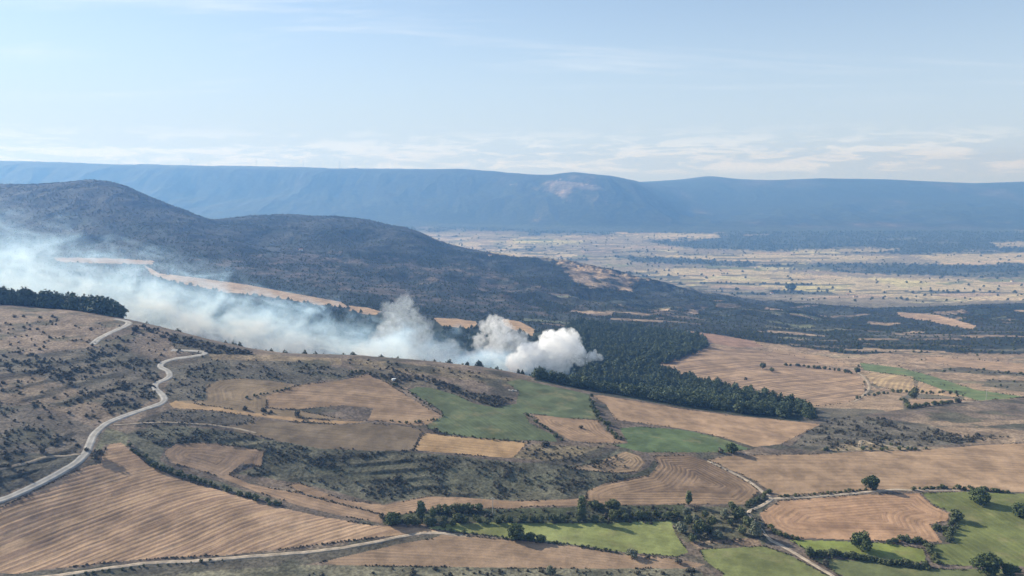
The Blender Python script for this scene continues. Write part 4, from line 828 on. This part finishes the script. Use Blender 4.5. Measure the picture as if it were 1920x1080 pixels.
W1 = inpoly(FX + 3 * edgew, FY + 2 * edgew, [(1000, 712), (1040, 640), (1075, 606), (1200, 615), (1320, 636), (1328, 662), (1222, 690), (1300, 714), (1400, 738), (1516, 764), (1530, 792), (1400, 786), (1300, 775), (1130, 742)]) & (FC_T > L_['C'] + .05) & (FC_T < L_['F']) & notfield
W2 = (FC_T > L_['C'] + .3) & (FC_T < L_['E'] - .02) & (FX < 1020) & inframe & notfield & ((FC_T < L_['E'] - .12) | (edgew > 0))
W3 = (FC_T > L_['C'] + .08) & (FC_T < L_['C'] + .38) & (FX < 225) & inframe & notfield
WGAP = np.clip(1.2 + 2.2 * fbm(MX / 55, MY / 55, 3, 501), .03, 1); P1 = area_sample(W1, 4600, WGAP); P2 = area_sample(W2, 5000); P3 = area_sample(W3, 420)
pts = [(Vector(p), RNG.uniform(4.0, 11.5) * RNG.uniform(.85, 1.1), 'w') for p in P1] + [(Vector(p), RNG.uniform(11, 19), 'c') for p in P3] + [(Vector(p), RNG.uniform(5, 8), 'v') for p in P2]
def seen(p, s):                      # roughly: is the tree's tip above the skyline of the ground in front of it
    r = math.hypot(p.x, p.y); c = int(round(float(col_of(math.atan2(p.x, p.y))))); c = min(max(c, 0), NC - 1)
    jj = np.searchsorted(GR[:, c], r * .97); return (CAMZ - p.z - s) / r <= TD[:jj, c].min() + .002
vis_p = [q for q in pts if q[2] in 'wc' and seen(q[0], q[1]) and -.62 < math.atan2(q[0].x, q[0].y) < .62]
vis_p.sort(key=lambda q: -q[1] / scale_at(q[0]))
chosen = [q for q in vis_p if q[2] == 'w'][:165] + [q for q in vis_p if q[2] == 'c'][:110]; cset = set(id(q) for q in chosen)
for p, s, k in chosen:
    plant('pine_tree', random.choice(PINE), p - Vector((0, 0, .1)), s, 'dark pine at the near edge of the pine wood behind the tan field' if k == 'w' else 'dark pine in the wood capping the left hill', 'tree', 'pines of the wood edge' if k == 'w' else 'pines on the left hill top', random.uniform(1.0, 1.35))
others = [q for q in pts if id(q) not in cset]
for i in range(3):
    sub = others[i::3]; src = next(o for o in bpy.data.objects if o.data is PINE[i][0])
    gn_stuff('pine_wood', ['dense pine wood filling the valley behind the crest', 'darker pines through the valley wood', 'further pines of the valley wood'][i], 'wood', [p for p, s, k in sub], [s * 1.1 for p, s, k in sub], src)
HW = (FC_T > L_['C'] + .6) & (FC_T < L_['H'] + .05) & inframe & notfield & ~W1 & ~((FC_T < L_['E']) & (FX < 1020))
dens = np.clip(.12 - CLUM, .004, .12) ** 1.5 * (1 + 1.5 * np.clip(mid4(nB[..., 0]) * -2, 0, 1)) / np.maximum(mid4(GR), 800) ** .6
P4 = area_sample(HW, 44000, dens); o = first(HBUSH[0]); o2 = first(BUSH[1])
gn_stuff('hill_scrub', 'dark oak scrub and small trees covering the hills', 'scrub', P4[::2], RNG.uniform(1.8, 4.2, len(P4[::2])), o)
gn_stuff('hill_scrub', 'low heath bushes scattered over the hills', 'scrub', P4[1::2], RNG.uniform(1.2, 2.6, len(P4[1::2])), o2)
PW = (FC_T > L_['H'] + .3) & (FC_T < L_['K'] - .1) & inframe
P5 = area_sample(PW, 9000, np.where(CLUM < .075, 1.0, .05)); P6 = area_sample(PW & (mid4(nB[..., 0]) > .12), 420)
gn_stuff('plain_woods', 'distant woods drawn out across the plain', 'wood', P5, RNG.uniform(6, 13, len(P5)), o)
gn_stuff('plain_trees', 'distant hedgerow trees dotted over the plain', 'trees', P6, RNG.uniform(4, 9, len(P6)), o)
# ------------------------------------------------------------------ smoke
from mathutils import noise as mnoise
def at(x, y, r):                     # point on the sight line of a photo pixel at forward distance r
    dx, dy, dz = px_dir(x, y); return Vector((dx / dy * r, r, CAMZ + dz / dy * r))
smoke = link(bpy.data.objects.new('smoke_plume', None)); smoke.location = at(1060, 700, 880)
tag(smoke, 'white smoke plume rising from the burning pine wood and drifting along the valley', 'smoke')
def vol_mat(name, dens, col, aniso, build=None, step=None, absorb=.99):
    m = bpy.data.materials.new(name); m.use_nodes = True; nt = m.node_tree; nt.nodes.clear()
    v = nt.nodes.new('ShaderNodeVolumePrincipled'); o = nt.nodes.new('ShaderNodeOutputMaterial'); nt.links.new(v.outputs[0], o.inputs['Volume'])
    v.inputs['Color'].default_value = (*col, 1); v.inputs['Density'].default_value = dens; v.inputs['Anisotropy'].default_value = aniso
    v.inputs['Absorption Color'].default_value = (absorb, absorb, absorb, 1)
    if build: nt.links.new(build(nt), v.inputs['Density'])
    if step and hasattr(m, 'cycles') and hasattr(m.cycles, 'volume_step_rate'): m.cycles.volume_step_rate = step
    elif step: print('NO STEP RATE PROP')
    return m
def billow(name, blobs, r0, amp, seed, mat, vox=1.0):
    """a cauliflower head: a union of spheres, remeshed, then pushed out by billow noise"""
    bm = bmesh.new(); rn = random.Random(seed)
    for (x, y, rp, off) in blobs:
        c = at(x, y, r0 + off); R = rp * (r0 + off) / FPX
        bmesh.ops.create_icosphere(bm, subdivisions=3, radius=R, matrix=Matrix.Translation(c))
        for _ in range(7):
            d = Vector((rn.gauss(0, 1), rn.gauss(0, 1), rn.gauss(.3, 1))).normalized()
            bmesh.ops.create_icosphere(bm, subdivisions=2, radius=R * rn.uniform(.28, .45), matrix=Matrix.Translation(c + d * R * .82))
    me = bpy.data.meshes.new(name); bm.to_mesh(me); bm.free()
    ob = bpy.data.objects.new(name, me); COL.objects.link(ob); md = ob.modifiers.new('r', 'REMESH'); md.mode = 'VOXEL'; md.voxel_size = vox
    dg = bpy.context.evaluated_depsgraph_get(); me2 = bpy.data.meshes.new_from_object(ob.evaluated_get(dg)); bpy.data.objects.remove(ob)
    bm = bmesh.new(); bm.from_mesh(me2)
    for _ in range(2): bmesh.ops.smooth_vert(bm, verts=bm.verts, factor=.5)
    bm.normal_update(); mv = []
    for v in bm.verts:
        p = v.co; q = p + 4 * Vector((mnoise.noise(p / 14), mnoise.noise(p / 14 + Vector((9, 3, 1))), mnoise.noise(p / 14 + Vector((2, 8, 5)))))
        b1 = abs(mnoise.noise(q / 9)); b2 = abs(mnoise.noise(q / 4.2 + Vector((5, 5, 5)))); b3 = abs(mnoise.noise(q / 2.1))
        mv.append(v.normal * amp * (2.3 * b1 + 1.6 * b2 + .9 * b3 - .95))
    for v, d in zip(bm.verts, mv): v.co = v.co + d - smoke.location
    bm.to_mesh(me2); bm.free(); me2.name = name; me2.materials.clear(); me2.materials.append(mat)
    for pl in me2.polygons: pl.use_smooth = True
    o = link(bpy.data.objects.new(name, me2), smoke); return o
CREAM = (.999, .997, .993)
def lowfade(z0, z1, base, nlo=.35, nhi=.6, sc=.06):
    def f(nt):
        g = nt.nodes.new('ShaderNodeNewGeometry'); s = nt.nodes.new('ShaderNodeSeparateXYZ'); nt.links.new(g.outputs['Position'], s.inputs[0])
        k = nrange(nt, s.outputs[2], z0, z1)
        n = nrange(nt, nnoise(nt, sc, 4, .6, g.outputs['Position'], .4), nlo, nhi, .12, 1.0)
        n = nmath(nt, 'MAXIMUM', n, nrange(nt, s.outputs[2], z1, z1 + 12))
        fine = nrange(nt, nnoise(nt, .17, 5, .65, g.outputs['Position'], .8), .37, .58, .10, 1.0)
        return nmath(nt, 'MULTIPLY', nmath(nt, 'MULTIPLY', nmath(nt, 'MULTIPLY', k, n), fine), base)
    return f
HEAD = [(1055, 650, 30, 0), (1032, 640, 22, -4), (1070, 636, 19, 4), (1042, 672, 28, 0), (1012, 664, 26, 4), (1078, 660, 20, 2), (1088, 674, 14, 0), (1000, 684, 22, 0), (1056, 686, 17, -4), (988, 664, 22, 4), (1104, 672, 9, 0), (1112, 668, 11, 0), (1120, 670, 7, 0), (970, 682, 22, 0)]
zb = lambda y, r: at(1050, y, r).z
billow('billow', HEAD, 872, 2.4, 3, vol_mat('smoke_dense', .16, CREAM, .4, lowfade(zb(716, 872), zb(684, 872), .16), .06))
PUFF = [(926, 608, 18, 10), (940, 616, 20, 6), (910, 614, 12, 12), (956, 632, 20, 4), (974, 648, 20, 4), (936, 640, 24, 8), (962, 664, 26, 4), (984, 630, 9, 0), (978, 640, 13, 0), (925, 668, 26, 8), (895, 674, 22, 12), (955, 688, 16, 4), (900, 640, 14, 10), (870, 676, 18, 14)]
billow('billow', PUFF, 895, 2.6, 8, vol_mat('smoke_mid', .06, CREAM, .2, lowfade(zb(705, 895), zb(655, 895), .065, .36, .60, .045), .06))
COLU = [(758, 572, 20, 10), (745, 598, 28, 10), (772, 604, 24, 14), (735, 628, 34, 6), (782, 634, 32, 8), (720, 655, 34, 6), (770, 662, 34, 4), (820, 668, 30, 6), (690, 668, 30, 4), (845, 655, 20, 10), (800, 610, 14, 10), (725, 580, 14, 20)]
billow('billow', COLU, 930, 3.2, 15, vol_mat('smoke_thin', .02, (.92, .97, 1.0), .3, lowfade(zb(760, 930), zb(700, 930), .022, .40, .66, .032), .06, 0.0), 1.8)
# the drift: a long hull down the valley, thinning with distance
NODES = [  # photo x, distance, lowest photo y, highest photo y, half depth, relative density
 (1085, 868, 732, 672, 20, 1.6), (1040, 872, 732, 660, 24, 2.4), (990, 880, 730, 640, 30, 2.4), (900, 890, 728, 612, 40, 2.1), (820, 905, 722, 590, 50, 1.6), (700, 925, 718, 555, 64, 1.6), (600, 945, 716, 530, 74, 1.5), (500, 965, 708, 500, 82, 1.35), (400, 985, 695, 455, 88, 1.15), (300, 990, 675, 415, 108, .85), (200, 970, 660, 378, 135, .62), (100, 955, 650, 350, 165, .48), (0, 945, 645, 330, 190, .42), (-120, 940, 640, 312, 205, .38), (-260, 940, 635, 302, 215, .35)]
DR = []
for (x, r, ylo, yhi, hd, dn) in NODES:
    lo, hi = at(x, ylo, r), at(x, yhi, r); DR.append((lo.x, (lo.y + hi.y) / 2, (lo.z + hi.z) / 2, (hi.z - lo.z) / 2, hd, dn))
xs_ = [d[0] for d in DR]; xmin, xmax = min(xs_), max(xs_)
def drift_density(nt):
    g = nt.nodes.new('ShaderNodeNewGeometry'); pos = g.outputs['Position']; s = nt.nodes.new('ShaderNodeSeparateXYZ'); nt.links.new(pos, s.inputs[0])
    u = nmath(nt, 'DIVIDE', nmath(nt, 'SUBTRACT', s.outputs[0], xmin), xmax - xmin, True)
    def curve(k):
        v = [d[k] for d in DR]; a, b = min(v), max(v); b = b if b > a else a + 1
        c = nt.nodes.new('ShaderNodeFloatCurve'); nt.links.new(u, c.inputs['Value']); cv = c.mapping.curves[0]
        pts_ = sorted(((d[0] - xmin) / (xmax - xmin), (d[k] - a) / (b - a)) for d in DR)
        cv.points[0].location = pts_[0]; cv.points[1].location = pts_[-1]
        for p in pts_[1:-1]: cv.points.new(*p)
        c.mapping.update(); return nmath(nt, 'ADD', nmath(nt, 'MULTIPLY', c.outputs[0], b - a), a)
    yc, zc, hz, hd, dn = [curve(k) for k in (1, 2, 3, 4, 5)]
    # wispy domain: stretched along the wind
    m = nt.nodes.new('ShaderNodeMapping'); nt.links.new(pos, m.inputs[0]); m.inputs[3].default_value = (.6, .8, 1.1); m.inputs[2].default_value = (0, .25, 0)
    n1 = nnoise(nt, .0190, 8, .64, m.outputs[0], 1.6); 
    dz = nmath(nt, 'DIVIDE', nmath(nt, 'SUBTRACT', s.outputs[2], zc), hz); dy = nmath(nt, 'DIVIDE', nmath(nt, 'SUBTRACT', s.outputs[1], yc), hd)
    dd = nmath(nt, 'ADD', nmath(nt, 'MULTIPLY', dz, dz), nmath(nt, 'MULTIPLY', dy, dy))
    up = nrange(nt, dz, -.35, .75, 0.0, 1.0)                     # denser near the floor, ragged on top
    thr = nmath(nt, 'ADD', .35, nmath(nt, 'MULTIPLY', up, .17))
    k = nmath(nt, 'DIVIDE', nmath(nt, 'SUBTRACT', n1, thr), .20, True)
    k = nmath(nt, 'MULTIPLY', k, k)
    k = nmath(nt, 'MULTIPLY', k, nrange(nt, nnoise(nt, .055, 5, .65, m.outputs[0], 1.2), .36, .62, .30, 1.25))
    e = nrange(nt, dd, 1.0, .25)
    ends = nrange(nt, u, .999, .93)
    return nmath(nt, 'MULTIPLY', nmath(nt, 'MULTIPLY', nmath(nt, 'MULTIPLY', k, e), nmath(nt, 'MULTIPLY', dn, ends)), DRIFT_D)
DRIFT_D = .031
def drift():
    bm = bmesh.new(); rings = []; n = 20
    for (x, y, z, hz, hd, dn) in DR:
        rings.append([bm.verts.new((x, y + math.cos(2 * math.pi * k / n) * hd, z + math.sin(2 * math.pi * k / n) * hz)) for k in range(n)])
    for a, b in zip(rings, rings[1:]):
        for k in range(n): bm.faces.new((a[k], a[(k + 1) % n], b[(k + 1) % n], b[k]))
    bm.faces.new(rings[0][::-1]); bm.faces.new(rings[-1]); bmesh.ops.recalc_face_normals(bm, faces=bm.faces)
    for v in bm.verts: v.co -= smoke.location
    me = bpy.data.meshes.new('drift'); bm.to_mesh(me); bm.free()
    me.materials.append(vol_mat('smoke_drift', .01, (.50, .75, 1.0), .3, drift_density, .06, 0.92))
    link(bpy.data.objects.new('drift', me), smoke)
drift()
# ------------------------------------------------------------------ small built things
def plain_mat(name, c, rough=.7, metal=0.0):
    m, nt, b = new_mat(name); b.inputs['Roughness'].default_value = rough; b.inputs['Metallic'].default_value = metal
    nt.links.new(nmix(nt, nnoise(nt, 1.3, 4), tuple(v * .85 for v in c), tuple(min(1, v * 1.12) for v in c)), b.inputs['Base Color']); return m
M_WHITE = plain_mat('white_paint', (.78, .78, .76), .5); M_CONC = plain_mat('concrete', (.36, .34, .31)); M_GLASS = plain_mat('dark_glass', (.02, .025, .03), .1); M_TYRE = plain_mat('tyre_rubber', (.02, .02, .02)); M_TILE = plain_mat('roof_tile', (.32, .15, .09)); M_WALL = plain_mat('lime_wall', (.70, .66, .58)); M_STONE = plain_mat('field_stone', (.50, .47, .42)); M_STEEL = plain_mat('galvanised_steel', (.45, .46, .47), .45)
def tube_bm(bm, p, q, r0, r1, n=10):
    p, q = Vector(p), Vector(q); z = (q - p).normalized(); x = z.orthogonal().normalized(); y = z.cross(x)
    A = [bm.verts.new(p + (x * math.cos(2 * math.pi * k / n) + y * math.sin(2 * math.pi * k / n)) * r0) for k in range(n)]
    B = [bm.verts.new(q + (x * math.cos(2 * math.pi * k / n) + y * math.sin(2 * math.pi * k / n)) * r1) for k in range(n)]
    for k in range(n): bm.faces.new((A[k], A[(k + 1) % n], B[(k + 1) % n], B[k]))
    bm.faces.new(A[::-1]); bm.faces.new(B)
def box_bm(bm, c, s, bev=0.0):
    r = bmesh.ops.create_cube(bm, size=1, matrix=Matrix.Translation(c) @ Matrix.Diagonal((*s, 1)))
    if bev: bmesh.ops.bevel(bm, geom=list({e for v in r['verts'] for e in v.link_edges}), offset=bev, segments=2, affect='EDGES')
def part(name, bm, mat, parent):
    bmesh.ops.recalc_face_normals(bm, faces=bm.faces); me = bpy.data.meshes.new(name); bm.to_mesh(me); bm.free(); me.materials.append(mat); return link(bpy.data.objects.new(name, me), parent)
# wind turbines on the far ridge
for i, (x, sc_) in enumerate([(222, .8), (358, 1.15), (392, .9), (480, 1.0), (520, .85), (568, 1.05), (600, .9), (637, 1.1), (668, .95), (690, .9), (736, .95), (752, .85), (800, .8)]):
    dx, dy, _ = px_dir(x, 315); az = math.atan2(dx, dy); c = int(round(float(col_of(az)))); j0, j1 = row_at(L_['M'] - .4), row_at(L_['N'])
    j = j0 + int(np.argmin(TD[j0:j1, c])); p = Vector((GX[j, c], GY[j, c], CAMZ + GZ[j, c]))
    root = link(bpy.data.objects.new('wind_turbine', None)); root.location = p - Vector((0, 0, 1)); root.scale = (sc_,) * 3; root.rotation_euler = (0, 0, .5 + .1 * (i % 3))
    tag(root, 'pale wind turbine standing on the skyline of the far blue ridge', 'wind turbine', 'wind turbines on the far ridge')
    bm = bmesh.new(); tube_bm(bm, (0, 0, 0), (0, 0, 62), 2.2, 1.4); part('tower', bm, M_WHITE, root)
    bm = bmesh.new(); box_bm(bm, (0, 1.0, 63), (3.2, 8, 3.4), .6); nac = part('nacelle', bm, M_WHITE, root)
    bm = bmesh.new(); tube_bm(bm, (0, -3, 63), (0, -5, 63), 1.5, .6); part('hub', bm, M_WHITE, nac)
    for k in range(3):
        a = math.radians(120 * k + 23 * i); d = Vector((math.cos(a), 0, math.sin(a))); sd = Vector((-math.sin(a), 0, math.cos(a))); bm = bmesh.new(); c0 = Vector((0, -4, 63)); vs = []
        for (l, w_) in ((0, .9), (6, 1.6), (20, 1.1), (30, .35)):
            for (s1, s2) in ((-1, -.25), (1, -.1), (1, .1), (-1, .25)): vs.append(bm.verts.new(c0 + d * l + sd * w_ * s1 + Vector((0, s2 * w_, 0))))
        for q in range(3):
            for e in range(4): bm.faces.new((vs[q * 4 + e], vs[q * 4 + (e + 1) % 4], vs[q * 4 + 4 + (e + 1) % 4], vs[q * 4 + 4 + e]))
        bm.faces.new(vs[:4][::-1]); bm.faces.new(vs[-4:]); part('blade', bm, M_WHITE, root)
# utility poles
for (x, y, lb, t0) in [(1848, 757, 'pale utility pole standing in the plain tan field', 'C'), (1428, 700, 'pale utility pole on the rough tan field above the pine wood', 'C'), (924, 966, 'pale utility pole between the stubble terrace and the long hedgerow', 0), (1716, 700, 'pale utility pole near the thin green strip', 'C')]:
    p = ground(x, y, L_[t0] if t0 else 0); root = link(bpy.data.objects.new('utility_pole', None)); root.location = p; tag(root, lb, 'pole')
    bm = bmesh.new(); tube_bm(bm, (0, 0, -.5), (0, 0, 10.5), .24, .16, 8); part('mast', bm, M_CONC, root)
    bm = bmesh.new(); box_bm(bm, (0, 0, 9.9), (2.2, .16, .2)); part('crossarm', bm, M_STEEL, root)
    for s in (-.95, 0, .95):
        bm = bmesh.new(); tube_bm(bm, (s, 0, 10.0 if s else 10.5), (s, 0, 10.35 if s else 10.85), .07, .05, 6); part('insulator', bm, M_STEEL, root)
# far farm buildings
for (x, y, w_, lb, t0, rz) in [(564, 470, 11, 'small white farmhouse on the dark hill slope', 'F', .3), (1447, 551, 12, 'white farmhouse at the edge of the woods on the plain', 'H', .2), (1590, 553, 13, 'pale barn on the far plain beside hedgerow trees', 'H', -.3), (1602, 557, 10, 'smaller pale shed below the barn on the far plain', 'H', .1), (1898, 528, 14, 'pale farm building by the dark wood on the far plain', 'H', .2), (1418, 503, 14, 'pale farm building beside the long dark wood on the plain', 'H', .1), (919, 480, 10, 'small pale hut on the falling ridge of the dark hill', 'G', .4)]:
    p = ground(x, y, L_[t0]); 
    if p is None: continue
    root = link(bpy.data.objects.new('farmhouse', None)); root.location = p - Vector((0, 0, .3)); root.rotation_euler = (0, 0, rz); tag(root, lb, 'house')
    l, hgt = w_ * .7, 4.6; bm = bmesh.new(); box_bm(bm, (0, 0, hgt / 2), (w_, l, hgt)); part('wall', bm, M_WHITE if 'white' in lb else M_WALL, root)
    bm = bmesh.new(); a = [bm.verts.new(v) for v in ((-w_ / 2 - .4, -l / 2 - .5, hgt - .1), (w_ / 2 + .4, -l / 2 - .5, hgt - .1), (w_ / 2 + .4, l / 2 + .5, hgt - .1), (-w_ / 2 - .4, l / 2 + .5, hgt - .1), (-w_ / 2 - .4, 0, hgt + 2.2), (w_ / 2 + .4, 0, hgt + 2.2))]
    for f_ in ((0, 1, 5, 4), (2, 3, 4, 5), (0, 4, 3), (1, 2, 5), (0, 3, 2, 1)): bm.faces.new([a[q] for q in f_])
    rf = part('roof', bm, M_TILE, root)
    bm = bmesh.new(); box_bm(bm, (w_ * .3, .6, hgt + 2.2), (.7, .7, 1.6)); part('chimney', bm, M_WALL, rf)
    for q in (-.28, 0.0, .28):
        bm = bmesh.new(); box_bm(bm, (w_ * q, -l / 2 - .03, 1.1 if q == 0 else 2.2), (1.1, .12, 2.2 if q == 0 else 1.2)); part('door' if q == 0 else 'window', bm, M_GLASS, root)
# white van among the scrub
p = ground(740, 714); root = link(bpy.data.objects.new('parked_van', None)); root.location = p; root.rotation_euler = (0, 0, .4); tag(root, 'small bright white van parked in the scrub above the green field', 'van')
bm = bmesh.new(); prof = [(-2.1, .35), (2.1, .35), (2.15, .95), (1.55, 1.1), (.95, 1.85), (-2.05, 1.9), (-2.15, 1.0)]
A = [bm.verts.new((x, -.85, z)) for x, z in prof]; B = [bm.verts.new((x, .85, z)) for x, z in prof]
bm.faces.new(A); bm.faces.new(B[::-1])
for k in range(len(prof)): bm.faces.new((A[k], B[k], B[(k + 1) % len(prof)], A[(k + 1) % len(prof)]))
bmesh.ops.bevel(bm, geom=bm.edges[:], offset=.07, segments=2, affect='EDGES'); part('body', bm, M_WHITE, root)
bm = bmesh.new(); q = [bm.verts.new(v) for v in ((1.56, -.72, 1.14), (1.56, .72, 1.14), (1.03, .66, 1.80), (1.03, -.66, 1.80))]; bm.faces.new(q); bmesh.ops.translate(bm, verts=bm.verts, vec=(.04, 0, .03)); part('windscreen', bm, M_GLASS, root)
for s in (-1, 1):
    bm = bmesh.new(); box_bm(bm, (.35, s * .865, 1.42), (1.0, .03, .5)); part('window', bm, M_GLASS, root)
    for x in (-1.3, 1.3):
        bm = bmesh.new(); tube_bm(bm, (x, s * .70, .34), (x, s * .9, .34), .34, .34, 14); wh = part('wheel', bm, M_TYRE, root)
        bm = bmesh.new(); tube_bm(bm, (x, s * .9, .34), (x, s * .915, .34), .2, .18, 12); part('rim', bm, M_STEEL, wh)
# cairn of cleared field stones
p = ground(960, 733); root = link(bpy.data.objects.new('stone_heap', None)); root.location = p; tag(root, 'long pale heap of field stones beside the green crop field', 'stones')
for k in range(46):
    u = random.uniform(-1, 1); bm = bmesh.new(); bmesh.ops.create_icosphere(bm, subdivisions=1, radius=random.uniform(.3, .6))
    for v in bm.verts: v.co *= random.uniform(.8, 1.15)
    st = part('stone', bm, M_STONE, root); st.location = (u * 3.6, random.gauss(0, .5) - u * 1.0, random.uniform(.1, .9) * (1 - abs(u) * .7)); st.scale = (1.3, 1, .8); st.rotation_euler = (random.random() * 3, random.random() * 3, 0)
# ------------------------------------------------------------------ haze
def haze():
    bm = bmesh.new(); bmesh.ops.create_cube(bm, size=1)
    x0, x1, y0, y1, z0, z1 = -13800, 13800, -1500, 13800, CAMZ + float(GZ.min()) - 1.5, CAMZ + 250
    bmesh.ops.transform(bm, matrix=Matrix.Translation(((x0 + x1) / 2, (y0 + y1) / 2, (z0 + z1) / 2)) @ Matrix.Diagonal((x1 - x0, y1 - y0, z1 - z0, 1)), verts=bm.verts)
    me = bpy.data.meshes.new('haze'); bm.to_mesh(me); bm.free()
    m = bpy.data.materials.new('haze'); m.use_nodes = True; nt = m.node_tree; nt.nodes.clear()
    v = nt.nodes.new('ShaderNodeVolumePrincipled'); o = nt.nodes.new('ShaderNodeOutputMaterial'); nt.links.new(v.outputs[0], o.inputs['Volume'])
    v.inputs['Color'].default_value = (.165, .37, .80, 1); v.inputs['Absorption Color'].default_value = (.70, .55, .0, 1); v.inputs['Density'].default_value = HAZE_D; v.inputs['Anisotropy'].default_value = .25
    me.materials.append(m); ob = link(bpy.data.objects.new('haze', me)); ob['kind'] = 'stuff'
    tag(ob, 'pale blue haze filling the air over the valley', 'haze')
HAZE_D = 1.3e-4
haze()
